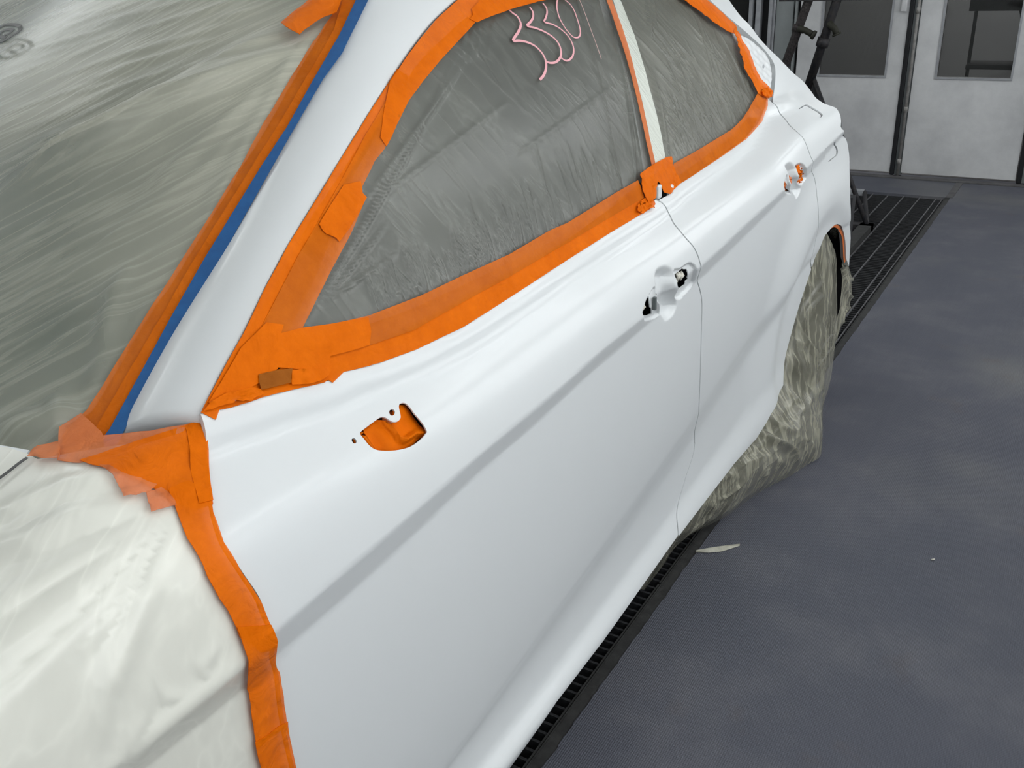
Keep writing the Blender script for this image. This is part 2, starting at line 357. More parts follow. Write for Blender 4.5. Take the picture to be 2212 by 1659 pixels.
def T(y, z, dents=True):
    y = np.asarray(y, float); z = np.asarray(z, float)
    fy = np.clip((y-GY[0])/.02, 0, len(GY)-2.001); fz = np.clip((z-GZ[0])/.0015, 0, len(GZ)-2.001)
    i = fy.astype(int); j = fz.astype(int); a = fy-i; c = fz-j
    r = (TAB[i, j]*(1-a)+TAB[i+1, j]*a)*(1-c)+(TAB[i, j+1]*(1-a)+TAB[i+1, j+1]*a)*c
    d = np.hypot(y-ARC[0], (z-ARC[1])*1.0)-ARR
    fl = .020*sstep(.26, .075, d); fl = np.where(d < .075, .020-.012*sstep(.078, 0.0, d), fl)
    r = r+fl*sstep(.05, .3, z)*(z < .9)*sstep(.9, .75, z)
    if dents and DENTS:
        P = np.stack([y.ravel(), z.ravel()], 1); rr = r.ravel().copy()
        for Q, dep, wd, cen in DENTS:
            lo_, hi_ = Q.min(0), Q.max(0)
            k = np.where((P[:, 0] > lo_[0]) & (P[:, 0] < hi_[0]) & (P[:, 1] > lo_[1]) & (P[:, 1] < hi_[1]))[0]
            if len(k) == 0: continue
            ins = inside(P[k], Q); dd = poly_dist(P[k], Q)
            rr[k] -= np.where(ins, dep*sstep(0, wd, dd), 0)
        r = rr.reshape(r.shape)
    return r
def gT(x, y, z): return x-T(y, z, False)
def W(x, y): return .99+.5*(y-.22-.5*x*x)-.10*np.clip(y-.85, 0, 9)**2
def gW(x, y, z): return z-W(x, y)
def sideGPx(pts): return np.array([march(gG, *p)[1:] for p in pts])
def sidePx(pts): return np.array([march(gT, *p)[1:] for p in pts])
def wsPx(pts, h=0.): return np.array([march(lambda x, y, z: z-W(x, y)-h, *p)[:2] for p in pts])
# front wing + bonnet: rounded blend of side and top, polar parametrisation about a lengthwise axis
HX, HZ = .45, .50
def ZH(x, y): return .996+.16*(y-.45)-.16*(x-.62)**2-.02*np.clip(x-.75, 0, 1)
def gH(x, y, z): return smax(x-T(y, z, False), z-ZH(x, y), .045)
def hoodP(y, th):
    y = np.asarray(y, float); th = np.asarray(th, float); a = np.full(y.shape, .02); b_ = np.full(y.shape, 1.6)
    for _ in range(34):
        m_ = (a+b_)/2; g = gH(HX+m_*np.cos(th), y, HZ+m_*np.sin(th)); a = np.where(g < 0, m_, a); b_ = np.where(g < 0, b_, m_)
    return np.stack([HX+a*np.cos(th), y, HZ+a*np.sin(th)], -1)
def hoodPx(pts):
    r = []
    for p in pts:
        q = march(gH, *p); r.append((q[1], math.atan2(q[2]-HZ, q[0]-HX)))
    return np.array(r)
def S_side(p, dents=True): return np.stack([T(p[:, 0], p[:, 1], dents), p[:, 0], p[:, 1]], -1)
def S_ws(p): return np.stack([p[:, 0], p[:, 1], W(p[:, 0], p[:, 1])], -1)
def S_hood(p): return hoodP(p[:, 0], p[:, 1])
def smooth_loop(Q, n=6, closed=True):
    Q = np.asarray(Q, float); N = len(Q); out = []
    for i in range(N if closed else N-1):
        p0, p1, p2, p3 = (Q[(i-1) % N], Q[i], Q[(i+1) % N], Q[(i+2) % N]) if closed else (Q[max(i-1, 0)], Q[i], Q[i+1], Q[min(i+2, N-1)])
        for t in np.arange(n)/n:
            out.append(.5*((2*p1)+(-p0+p2)*t+(2*p0-5*p1+4*p2-p3)*t*t+(-p0+3*p1-3*p2+p3)*t**3))
    if not closed: out.append(Q[-1])
    return np.array(out)
def densify(Q, st):
    out = []
    for a, b_ in zip(Q, np.roll(Q, -1, 0)):
        n = max(1, int(math.ceil(max(abs(a[0]-b_[0])/st[0], abs(a[1]-b_[1])/st[1]))))
        for k in range(n): out.append(a+(b_-a)*k/n)
    return np.array(out)
def shade_frame(S, p, sign, off, disp, e=(1e-3, 1e-3)):
    def base(q):
        P = S(q); du = S(q+np.array([e[0], 0]))-S(q-np.array([e[0], 0])); dv = S(q+np.array([0, e[1]]))-S(q-np.array([0, e[1]]))
        N = np.cross(du, dv); N /= np.maximum(np.linalg.norm(N, axis=1, keepdims=True), 1e-12); return P, N*sign
    def full(q):
        P, N = base(q); d = off+(disp(q) if disp else 0); return P+N*(np.asarray(d).reshape(-1, 1) if np.ndim(d) else d), N
    P, N0 = full(p)
    a = full(p+np.array([e[0], 0]))[0]-full(p-np.array([e[0], 0]))[0]; c = full(p+np.array([0, e[1]]))[0]-full(p-np.array([0, e[1]]))[0]
    N = np.cross(a, c)*sign; N /= np.maximum(np.linalg.norm(N, axis=1, keepdims=True), 1e-12)
    return P, N
def patch(name, loop, S, sign, mat, parent=None, holes=(), step=(.02, .008), off=0., flange=.012, disp=None, extra=(), eps=(1e-3, 1e-3), hfl=None):
    loop = densify(np.asarray(loop, float), step); hl = [densify(np.asarray(h, float), (min(step[0], .006), min(step[1], .004))) for h in holes]
    lo, hi = loop.min(0), loop.max(0)
    gx, gy = np.meshgrid(np.arange(lo[0], hi[0], step[0]), np.arange(lo[1], hi[1], step[1])); G = np.stack([gx.ravel(), gy.ravel()], 1)
    for (a0, a1, b0, b1, s0, s1) in extra:
        G = G[~((G[:, 0] > a0) & (G[:, 0] < a1) & (G[:, 1] > b0) & (G[:, 1] < b1))]
        ex, ey = np.meshgrid(np.arange(a0, a1, s0), np.arange(b0, b1, s1)); G = np.vstack([G, np.stack([ex.ravel(), ey.ravel()], 1)])
    G = G[inside(G, loop)]
    sc = np.array([1/step[0], 1/step[1]])
    k = poly_dist(G*sc, loop*sc) > .35; G = G[k]
    for h in hl:
        G = G[~inside(G, h)]; s2 = np.array([1/.006, 1/.004]); G = G[poly_dist(G*s2, h*s2) > .3]
    pts = [Vector(p) for p in loop]; edges = [(i, (i+1) % len(loop)) for i in range(len(loop))]
    for h in hl:
        k0 = len(pts); pts += [Vector(p) for p in h]; edges += [(k0+i, k0+(i+1) % len(h)) for i in range(len(h))]
    pts += [Vector(p) for p in G]
    r = delaunay_2d_cdt(pts, edges, [], 0, 1e-7)
    V = np.array([tuple(v) for v in r[0]]); Fs = np.array([f for f in r[2] if len(f) == 3])
    c = V[Fs].mean(1); keep = inside(c, loop)
    for h in hl: keep &= ~inside(c, h)
    Fs = Fs[keep]
    P, N = shade_frame(S, V, sign, off, disp, eps)
    # orient
    fn = np.cross(P[Fs[:, 1]]-P[Fs[:, 0]], P[Fs[:, 2]]-P[Fs[:, 0]]); fl = (fn*N[Fs[:, 0]]).sum(1) < 0
    Fs[fl] = Fs[fl][:, ::-1]
    verts = list(P); nor = list(N); faces = [tuple(f) for f in Fs]
    if flange:
        cnt = {}
        for f in Fs:
            for a, b_ in ((f[0], f[1]), (f[1], f[2]), (f[2], f[0])): cnt[(a, b_)] = 1
        bd = [e for e in cnt if (e[1], e[0]) not in cnt]
        mp = {}
        hb = np.zeros(len(V), bool)
        if hfl is not None:
            for h in hl: hb |= poly_dist(V, h) < 1e-5
        def vert(i, d, n):
            if d and hb[i]: d = hfl
            verts.append(P[i]-N[i]*d); nor.append(n); return len(verts)-1
        for a, b_ in bd:
            e = P[b_]-P[a]; n = np.cross(e, N[a]); n /= max(np.linalg.norm(n), 1e-12)
            ia, ib, ja, jb = vert(a, 0, n), vert(b_, 0, n), vert(a, flange, n), vert(b_, flange, n)
            faces.append((ib, ia, ja, jb))
    o = mesh_obj(name, verts, faces, mat, parent, True, nor)
    return o
def ribbon(name, Q, S, sign, wd, off, mat, parent=None, thick=.0004, e=(1e-3, 1e-3), disp=None):
    Q = smooth_loop(Q, 5, False); P, N = shade_frame(S, Q, sign, off, disp, e)
    Tn = np.gradient(P, axis=0); Tn /= np.maximum(np.linalg.norm(Tn, axis=1, keepdims=True), 1e-9); B = np.cross(N, Tn)
    ww = wd if np.ndim(wd) else np.full(len(P), wd)
    n = len(P); V = []
    for s_ in (-1, 1): V += list(P+B*(ww*s_/2)[:, None]+N*thick)
    for s_ in (-1, 1): V += list(P+B*(ww*s_/2)[:, None])
    Fs = []
    for i in range(n-1):
        Fs += [(i, i+1, n+i+1, n+i), (2*n+i, 3*n+i, 3*n+i+1, 2*n+i+1), (i, 2*n+i, 2*n+i+1, i+1), (n+i, n+i+1, 3*n+i+1, 3*n+i)]
    return mesh_obj(name, V, Fs, mat, parent, False)
#PART2

# ================================================================== ROOM
DY = 6.66
mb = MB(); ys = np.arange(-3.5, 6.16, .006)
edge = .863+.003*vnoise(ys*60, ys*0, 3)+.0035*vnoise(ys*14, ys*0, 4)
n = len(ys); V = [(e, y, .002) for e, y in zip(edge, ys)]+[(3.0, y, .002) for y in ys]
Fl = [(i, n+i, n+i+1, i+1) for i in range(n-1)]
k = len(V); V += [(e, y, -.004) for e, y in zip(edge, ys)]; Fl += [(i+1, i, 0, 0)[:0] or (k+i, i, i+1, k+i+1) for i in range(n-1)]
k = len(V); V += [(-3, -3.5, .002), (-.872, -3.5, .002), (-.872, 6.156, .002), (-3, 6.156, .002), (-3, 6.156, .002), (3.0, 6.156, .002), (3.0, 6.74, .002), (-3, 6.74, .002)]
Fl += [(k, k+1, k+2, k+3), (k+4, k+5, k+6, k+7)]
k = len(V); V += [(-3, -5, .002), (3, -5, .002), (3, -3.5, .002), (-3, -3.5, .002), (-3, 6.156, -.08), (3, 6.156, -.08)]
Fl += [(k, k+1, k+2, k+3), (k-4, k+4, k+5, k-3)]
fo = mesh_obj('floor', V, Fl, M['floor'], None, False); tag(fo, kind='structure')
tag(MB().box(-.87, .87, -3.5, 6.15, -.62, -.60).box(.868, .90, -3.5, 6.15, -.6, -.03).box(-.9, -.868, -3.5, 6.15, -.6, -.03).box(-.87, .87, 6.13, 6.16, -.6, -.03).build('trim_1', M['pit']), kind='structure')
cb = MB().box(.838, .876, -3.5, 6.15, -.05, -.0005).box(-.876, -.838, -3.5, 6.15, -.05, -.0005).box(.8345, .8375, -3.5, 6.15, -.02, .0015)
tag(cb.build('trim_2', M['frame']), kind='structure')
# low concrete lip of the seam before the doors, and the sill in front of the doors
tag(bevel(MB().box(-3, 3, 6.585, 6.64, .0, .012).build('trim_3', M['concrete']), .003), kind='structure')
tag(MB().box(.835, .875, 6.15, 6.585, .0, .0045).build('trim_4', M['concrete']), kind='structure')
# walls
tag(MB().box(2.55, 2.62, -5, 6.8, 0, 3).build('wall_right', M['wallwhite']), kind='structure')
tag(MB().box(-2.62, -2.55, -5, 6.8, 0, 3).build('wall_left', M['wallwhite']), kind='structure')
tag(MB().box(-2.62, 2.62, -5.07, -5, 0, 3).build('wall_front', M['wallwhite']), kind='structure')
tag(MB().box(-2.62, 2.62, -5, 6.8, 2.95, 3.02).build('ceiling', M['wallwhite']), kind='structure')
tag(MB().box(-2.6, 2.6, DY, DY+.1, 2.2, 2.95).build('wall_back', M['wallgrey']), kind='structure')
XP = lambda px: -.625+.0032*(px-1615)
for (a, b_, mt, dz) in ((1618, 1626, 'post', -.03), (1632, 1643, 'post', -.02), (1661, 1668, 'post', -.03), (1674, 1711, 'wallgrey', 0), (1668, 1673, 'post', -.01), (1715, 1719, 'wallgrey', -.02)):
    tag(bevel(MB().box(XP(a), XP(b_), DY+dz, DY+.06, 0, 2.2).build('trim_5', M[mt]), .004), kind='structure')
tag(MB().box(-2.55, XP(1618), DY+.03, DY+.05, 0, 2.2).box(XP(1626), XP(1632), DY+.03, DY+.05, 0, 2.2).box(XP(1643), XP(1661), DY+.03, DY+.05, 0, 2.2).box(XP(1711), XP(1715), DY+.03, DY+.05, 0, 2.2).box(XP(1719), XP(1723), DY+.03, DY+.05, 0, 2.2).build('wall_back', M['dark']), kind='structure')
m, nt, b = new_mat('tinted_pane'); b.inputs['Base Color'].default_value = (.02, .021, .02, 1); b.inputs['Roughness'].default_value = .04; b.inputs['Alpha'].default_value = .6; b.inputs['Specular IOR Level'].default_value = .35
M['pane'] = m
tag(MB().box(-1.6, XP(1618)-.01, DY-.01, DY+.0, .3, 2.1).build('window_3', M['pane']), kind='structure')
def door(n, x0, x1, wx0, wx1, wz0=.642, wz1=1.75, y=DY):
    d = MB(); h = 2.15; z0 = .028; t = .045
    for (a, b_, c, e) in ((x0, wx0, z0, h), (wx1, x1, z0, h), (wx0, wx1, z0, wz0), (wx0, wx1, wz1, h)):
        d.box(a, b_, y, y+t, c, e)
    o = d.build('door_%d' % n, M['door']); tag(o, kind='structure')
    f = MB()
    for (a, b_, c, e) in ((wx0-.012, wx0, wz0-.012, wz1+.012), (wx1, wx1+.012, wz0-.012, wz1+.012), (wx0, wx1, wz0-.012, wz0), (wx0, wx1, wz1, wz1+.012)):
        f.box(a, b_, y-.006, y+.004, c, e)
    f.build('window_frame', M['post'], o)
    MB().box(wx0, wx1, y+.014, y+.02, wz0, wz1).build('pane', M['pane'], o)
    return o
d1 = door(1, -.272, .407, -.118, .303)
d2 = door(2, .478, 1.165, .62, 1.04)
d3 = door(3, 1.235, 1.92, 1.38, 1.79)
d4 = door(4, 1.93, 2.55, 2.05, 2.43)
tag(bevel(MB().box(.305+.055, .395, DY-.03, DY, 1.03, 1.5).build('door_closer_plate', M['door'], d1), .006))
for a, b_ in ((.410, .436), (1.170, 1.2)):
    tag(bevel(MB().box(a, b_, DY-.012, DY+.05, .012, 2.2).build('trim_6', M['rubber']), .004), kind='structure')
tag(MB().box(.436, .478, DY+.012, DY+.06, .012, 2.2).box(1.2, 1.235, DY+.012, DY+.06, .012, 2.2).build('trim_7', M['wallgrey']), kind='structure')
cd_ = empty('conduit_pipe', (.462, DY-.012, 0), 'thin grey vertical conduit pipe running down beside the black door rubber', 'pipe')
MB().tube([(.462, DY-.010, .004), (.462, DY-.010, 1.9)], .009, 10).build('pipe', M['conduit'], cd_, True)
for zz in (.085, .42, 1.02): MB().tube([(.462, DY-.010, zz), (.462, DY-.010, zz+.035)], .0125, 10).build('coupling', M['conduit'], cd_, True)
# back room seen through the door panes
tag(MB().box(-2.6, 3.6, DY+.1, 10.5, -.02, .0).build('floor', M['concrete']), kind='structure')
tag(MB().box(-2.6, 3.6, 10.5, 10.6, 0, 3).box(-2.7, -2.6, DY+.1, 10.6, 0, 3).box(3.6, 3.7, DY+.1, 10.6, 0, 3).box(-2.6, 3.6, DY+.1, 10.6, 2.95, 3).build('wall_back', M['wallwhite']), kind='structure')
area('back_room_fill', (.6, 8.8, 2.8), (1.2, 1.2), 70, (0, 0, 0))  # unseen fill light, added to brighten the room behind the panes
pc = empty('parked_car', (1.75, 9.0, 0), 'dark grey parked car seen dimly through the right door window', 'car')
cv = []; cf = []
st = np.linspace(0, 1, 15)
for i, s_ in enumerate(st):
    yy = 8.15+1.9*s_; hw = .84*(1-.35*(1-min(1, s_*4))**2); hh = .52+.24*math.sin(min(1, s_*1.6)*1.57)+(.42*sstep(.62, .85, s_))
    for a in np.linspace(0, math.pi, 17):
        cx = math.cos(a); sz = math.sin(a); cv.append((1.75+hw*np.sign(cx)*abs(cx)**.5, yy, .22+(hh-.22)*abs(sz)**.55))
for i in range(14):
    for j in range(16): cf.append((i*17+j, i*17+j+1, (i+1)*17+j+1, (i+1)*17+j))
cf.append(tuple(range(17)))
M['parked'] = plain('dark_grey_car_paint', (.03, .03, .03), .2, .3)
mesh_obj('body', cv, cf, M['parked'], pc, True)
hl = MB(); hl.tube([(1.2, 8.14, .60), (1.12, 8.22, .62), (1.02, 8.36, .64)], [.03, .05, .02], 12).build('headlamp', M['cord'], pc, True)
for wx in (1.0, 2.5): MB().tube([(wx-.02, 8.75, .30), (wx+.1, 8.75, .30)], .30, 24).build('wheel', M['tyre'], pc, True)
tt = empty('tool_trolley', (.80, 7.65, 0), 'dark tool trolley with a shelf seen through the right door window', 'trolley')
MB().tube([(.68, 7.65, .07), (.68, 7.65, 1.0)], .012, 8).build('pole', M['standblk'], tt)
MB().box(.65, 1.0, 7.5, 7.8, .98, 1.06).build('tray', M['standblk'], tt)
MB().box(.68, 1.0, 7.5, 7.8, .60, .63).build('shelf', M['frame'], tt)
MB().tube([(.97, 7.65, 1.0), (1.1, 7.65, .55), (.97, 7.65, .07)], .03, 8).build('leg', M['standblk'], tt)
for xx in (.68, .97): MB().tube([(xx, 7.63, .055), (xx, 7.67, .055)], .055, 16).build('castor', M['tyre'], tt, True)
# booth light fixtures
for side, lab in ((1, 'right'), (-1, 'left')):
    for k, yy in enumerate((-1.6, .2, 2.0, 3.8, 5.5)):
        pos = ('behind the camera', 'level with the front wing', 'above the rear door', 'past the rear bumper', 'nearest the white doors')[k]
        t = empty('light_fixture', (2.36*side, yy, 2.72), 'white booth light fixture with four tubes, upper %s corner, %s' % (lab, pos), 'light', 'tube light fixtures along the %s wall' % lab)
        bx = MB().box(2.40*side-.03, 2.40*side+.03, yy-.7, yy+.7, 2.55, 2.93).build('housing', M['wallwhite'], t)
        for q in range(4):
            zz = 2.60+.08*q; MB().tube([(2.345*side, yy-.62, zz), (2.345*side, yy+.62, zz)], .013, 8).build('tube', M['lamp'], t, True)

# ================================================================== FLOOR GRATES
gy = [6.13, 5.45, 4.71, 3.97, 3.23, 2.49, 1.75, 1.01, .27, -.47]
ordn = ['nearest the white doors', 'second from the white doors', 'third from the white doors', 'fourth from the doors, behind the rear wheel', 'fifth from the doors, beside the wrapped wheel', 'sixth from the doors, under the wrapped wheel', 'under the rear door sill', 'under the front door sill', 'lowest and closest to the camera']
XL = [.822, .787, .695, .603, .511, .419, .327, .235, .143]
mesh_cache = {}
for i in range(9):
    y1, y0 = gy[i]-.003, gy[i+1]+.003
    g = empty('floor_grate', (.48, (y0+y1)/2, 0), 'dark steel floor grate panel '+ordn[i], 'grate', 'floor grates along the pit')
    nb = 28; near = i in (5, 6, 7, 8)
    x0 = .12
    if near:
        for k in range(nb):
            yy = y0+.013+k*(y1-y0-.026)/(nb-1)
            if 'c' not in mesh_cache:
                q = MB().box(x0-.48, .832-.48, -.0032, .0032, -.030, -.006).build('cross_bar', M['galv']); mesh_cache['c'] = q.data; bpy.data.objects.remove(q)
            o = bpy.data.objects.new('cross_bar', mesh_cache['c']); COL.objects.link(o); o.parent = g; o.location = (0, yy-(y0+y1)/2, 0)
    else:
        mb = MB()
        for k in range(nb):
            yy = y0+.013+k*(y1-y0-.026)/(nb-1); mb.box(x0, .832, yy-.0035, yy+.0035, -.030, -.006)
        tag(mb.build('cross_bars', M['galv'], g), kind='stuff')
    for j, xx in enumerate(XL):
        if near and j == 0: xx = .829
        if near and j == 1: continue
        wd = .0028 if j else .0022
        MB().box(xx-wd, xx+wd, y0, y1, -.032, -.002).build('bearing_bar', M['galvtop'] if i < 5 else M['frame'], g)
    if i < 4:
        g2 = empty('floor_grate', (-.24, (y0+y1)/2, 0), 'dark steel floor grate panel behind the car, left column, row %s' % ordn[i].split(',')[0], 'grate', 'floor grates along the pit')
        mb = MB()
        for k in range(nb):
            yy = y0+.013+k*(y1-y0-.026)/(nb-1); mb.box(-.62, .1, yy-.0035, yy+.0035, -.030, -.006)
        tag(mb.build('cross_bars', M['galv'], g2), kind='stuff')
        for j in range(8): MB().box(.06-.092*j-.0028, .06-.092*j+.0028, y0, y1, -.032, -.002).build('bearing_bar', M['galvtop'], g2)

# ================================================================== CAR
car = empty('car', (0, 1.6, 0), 'white sedan masked with orange tape and plastic film in a spray booth', 'car')
FE, BG, CG, DT_, DT2, SB, SB2, AR, AR2 = map(sidePx, (FEpx, BGpx, CGpx, DTpx, DT2px, SBpx, SB2px, ARpx, AR2px))
def sl(Q, n=4): return smooth_loop(Q, n, False)
DT_, DT2 = sideGPx(DTpx), np.vstack([sideGPx(DT2px[:-3]), sidePx(DT2px[-3:])])
BG[0] = sideGPx(BGpx[:1])[0]; FE[0] = DT_[0]
# door dents and holes
def zpx(x0, y0, s, pts): return [(x0+s*a, y0+s*b_) for a, b_ in pts]
MIR = zpx(420, 640, .2652, [(1350, 1120), (1370, 1090), (1490, 1000), (1530, 982), (1560, 990), (1610, 1020), (1650, 1020), (1680, 985), (1665, 900), (1680, 872), (1720, 872), (1760, 910), (1800, 965), (1890, 1090), (1885, 1120), (1840, 1170), (1760, 1225), (1640, 1255), (1500, 1255), (1430, 1220), (1380, 1160)])
mir = smooth_loop(sidePx(MIR), 4)
def ell(cx, cy, a, b_, rot, n=18):
    return [(cx+a*math.cos(t)*math.cos(rot)-b_*math.sin(t)*math.sin(rot), cy+a*math.cos(t)*math.sin(rot)+b_*math.sin(t)*math.cos(rot)) for t in np.linspace(0, 2*math.pi, n, endpoint=False)]
h1 = sidePx(ell(847, 890.6, 6.2, 7.2, 0)); h2 = sidePx(ell(765, 952, 4.6, 6.6, -.5))
z1 = lambda p: zpx(1340, 540, .1085, p)
CUP1 = z1([(690, 430), (676, 520), (688, 640), (700, 760), (715, 900), (740, 1060), (775, 1220), (820, 1360), (880, 1435), (960, 1410), (1050, 1320), (1110, 1200), (1140, 1050), (1135, 900), (1115, 700), (1085, 500), (1040, 370), (960, 305), (880, 285), (780, 310), (720, 360)])
PU1 = z1([(1060, 430), (1200, 350), (1300, 280), (1400, 240), (1490, 290), (1540, 370), (1530, 470), (1480, 620), (1400, 760), (1290, 880), (1160, 1000), (1110, 900)])
PL1 = z1([(700, 720), (600, 850), (520, 990), (470, 1150), (450, 1290), (480, 1420), (600, 1400), (720, 1340), (800, 1250), (780, 1000)])
HU1 = z1([(1120, 490), (1165, 480), (1230, 430), (1300, 370), (1330, 392), (1385, 385), (1395, 570), (1418, 585), (1360, 640), (1345, 700), (1260, 770), (1160, 850), (1140, 720), (1120, 570)])
HL1 = z1([(630, 915), (645, 1000), (665, 1150), (690, 1285), (600, 1322), (515, 1315), (495, 1240), (503, 1140), (545, 1040)])
z2 = lambda p: zpx(1600, 200, .1688, p)
CUP2 = z2([(562, 940), (600, 885), (655, 888), (705, 950), (735, 1060), (765, 1170), (768, 1260), (740, 1330), (705, 1368), (670, 1300), (640, 1180), (610, 1050)])
PU2 = z2([(700, 945), (760, 895), (810, 915), (850, 970), (845, 1070), (810, 1140), (765, 1190), (735, 1120)])
PL2 = z2([(600, 1040), (570, 1120), (553, 1200), (565, 1270), (600, 1300), (650, 1290), (640, 1180)])
HU2 = z2([(718, 985), (745, 970), (770, 943), (785, 965), (807, 985), (805, 1085), (760, 1128), (738, 1050)])
HL2 = z2([(585, 1105), (598, 1150), (622, 1165), (612, 1220), (628, 1265), (590, 1272), (566, 1235), (562, 1160)])
def dent(px, dep, wd): q = smooth_loop(sidePx(px), 4); DENTS.append((q, dep, wd, q.mean(0))); return q
pu1 = dent(PU1, .007, .006); pl1 = dent(PL1, .007, .006); cup1 = dent(CUP1, .022, .026)
pu2 = dent(PU2, .009, .009); pl2 = dent(PL2, .007, .007); cup2 = dent(CUP2, .022, .028)
hu1, hl1, hu2, hl2 = map(sidePx, (HU1, HL1, HU2, HL2))
def bbox(*qs, s=(.004, .003), m=.012):
    a = np.vstack(qs); return (a[:, 0].min()-m, a[:, 0].max()+m, a[:, 1].min()-m, a[:, 1].max()+m, s[0], s[1])
low = np.array([(.487, .50), (.50, .36), (.53, .235), (.56, .205)])
fd_loop = np.vstack([sl(FE), low, [(.75, .203)], SB, sl(BG[::-1]), DT_[::-1][:-1]])
fd = patch('front_door', fd_loop, S_side, 1, M['paint'], car, holes=[mir, h1, h2, hu1, hl1], step=(.02, .007), flange=.006, hfl=.002, extra=[bbox(cup1, pu1, pl1)])
gap = .0042
def shift(Q, dy): return Q+np.array([dy, 0])
rd_loop = np.vstack([shift(sl(BG), gap*1.1), SB2, sl(AR, 3), shift(sl(CG[::-1]), -.004)[:-1], DT2[::-1]])
rd = patch('rear_door', rd_loop, S_side, 1, M['paint'], car, holes=[hu2, hl2], step=(.02, .007), flange=.014, hfl=.002, extra=[bbox(cup2, pu2, pl2)])
SIL = [(1834, 575), (1836, 540), (1837, 500), (1837, 440), (1836, 390), (1835, 349), (1833, 325), (1826, 298), (1819, 279), (1817, 262), (1813, 244), (1805, 233), (1795, 229), (1779, 223), (1762, 211), (1752, 197), (1741, 183), (1731, 172), (1716, 160), (1699, 143), (1683, 126), (1660, 104), (1640, 82), (1620, 55), (1600, 35), (1578, 5), (1560, -22), (1542, -50)]
GRV = [(1490, -50), (1526, -8), (1560, 25), (1588, 49), (1618, 75), (1646, 101), (1660, 118), (1671, 135), (1675, 152), (1674, 180), (1670, 212)]
sil = sidePx(SIL); grv = sidePx(GRV)
q_loop = np.vstack([sl(AR2), sl(sil, 3), sl(grv, 3), sl(CG[1:], 4)])
FILL = zpx(1600, 200, .1688, [(745, 205), (765, 185), (830, 150), (865, 158), (930, 195), (1010, 245), (1050, 290), (1000, 330), (900, 340), (850, 325), (800, 285), (760, 240)])
LAT = zpx(1600, 200, .1688, [(1075, 730), (1150, 670), (1215, 625), (1232, 700), (1240, 790), (1190, 840), (1130, 885), (1105, 840), (1085, 790)])
fillq, latq = smooth_loop(sidePx(FILL), 3), smooth_loop(sidePx(LAT), 3)
qp = patch('quarter_panel', q_loop, S_side, 1, M['paint'], car, holes=[fillq, latq], step=(.02, .008), flange=.02, hfl=.004)
tv = []; tf = []; silp = smooth_loop(S_side(sil), 3, False); NQ = 9
for i, q in enumerate(silp):
    dr = q-CAM; dr /= np.linalg.norm(dr)
    for k in range(NQ):
        u_ = k/(NQ-1); tv.append(q+dr*(.70*u_)+np.array([-1, .05, 0])*(.004*(k > 0)+.55*u_*u_)-np.array([0, 0, .004*(k > 0)]))
for i in range(len(silp)-1):
    for k in range(NQ-1): tf.append((i*NQ+k, i*NQ+k+1, (i+1)*NQ+k+1, (i+1)*NQ+k))
mesh_obj('tail_panel', tv, tf, M['paint'], car, True)
patch('recess_cover', fillq+(fillq.mean(0)-fillq)*.06, S_side, 1, M['paint'], car, step=(.01, .008), off=-.004, flange=.01)
patch('recess_cover', latq+(latq.mean(0)-latq)*.06, S_side, 1, M['paint'], car, step=(.01, .008), off=-.003, flange=.01)
# white door frame between tape and groove, and the recessed corner panel with clip holes
FRM = [(1655, 214), (1662, 206), (1667, 180), (1669, 150), (1664, 134), (1654, 120), (1640, 106), (1612, 81), (1583, 56), (1556, 32), (1522, 0), (1480, -45), (1450, -45), (1500, -2), (1543, 22), (1580, 60), (1590, 80), (1612, 120), (1632, 168)]
frm = sidePx(FRM); patch('rear_door_frame', frm, S_side, 1, M['paint'], car, step=(.012, .008), off=-.006, flange=.012)
CNR = [(1593, 74), (1608, 78), (1631, 93), (1648, 108), (1657, 120), (1664, 134), (1667, 150), (1667, 180), (1662, 204), (1652, 196), (1634, 166), (1614, 120)]
cl1, cl2 = sidePx(ell(1649.5, 143, 1.6, 4.2, -.2, 10)), sidePx(ell(1641, 165, 1.2, 3, -.3, 10))
patch('corner_panel', sidePx(CNR), S_side, 1, M['paint'], car, holes=[cl1, cl2], step=(.008, .006), off=-.001, flange=.006, disp=lambda q: .0016*np.sin(q[:, 0]*150)*np.sin(q[:, 1]*170+1))
GR2 = np.vstack([grv, frm[3:12][:0]])
# dark sheet added behind gaps and holes to stop light leaking through
patch('inner_dark_sheet', [(.36, .24), (2.36, .24), (2.42, .40), (2.52, .58), (2.60, .68), (2.72, .72), (2.72, .93), (2.5, .98), (2.32, 1.0), (2.1, .975), (1.5, .955), (.9, .94), (.5, .985), (.38, .96)], lambda p: S_side(p, False), 1, M['dark'], car, step=(.06, .03), off=-.030, flange=.01)
MB().box(-.80, .80, .35, 2.35, .22, .26).box(-.8, .8, .3, .36, .25, .95).box(-.85, .80, 3.15, 3.2, .25, .9).build('underbody', M['dark'], car)
# front wing and bonnet under film, with the shut line between them
hood_hi = math.radians(126)
wingpx = hoodPx([(70, 985), (20, 1038), (-30, 1078)])
gapth = wingpx[:, 1].mean()
FEh = hoodPx([(429, 922), (436, 950), (440, 1000), (448, 1060), (457, 1118), (478, 1178), (512, 1233), (551, 1293), (572, 1343), (586, 1400), (592, 1450), (602, 1530), (614, 1600), (628, 1659)])
thlow = math.atan2(.25-HZ, .90-HX)
wl = np.vstack([sl(FEh), [(FEh[-1, 0], -.2), (FEh[-1, 0]+.02, thlow), (-.75, thlow), (-.75, gapth-.012)], [(wingpx[2, 0], wingpx[2, 1]-.012)], [(wingpx[1, 0], wingpx[1, 1]-.012)], [(wingpx[0, 0], wingpx[0, 1]-.012)], hoodPx([(150, 975), (240, 960), (330, 950)])])
fw = patch('front_wing', wl, S_hood, 1, M['paint'], car, step=(.025, .03), flange=.012, off=-.002)
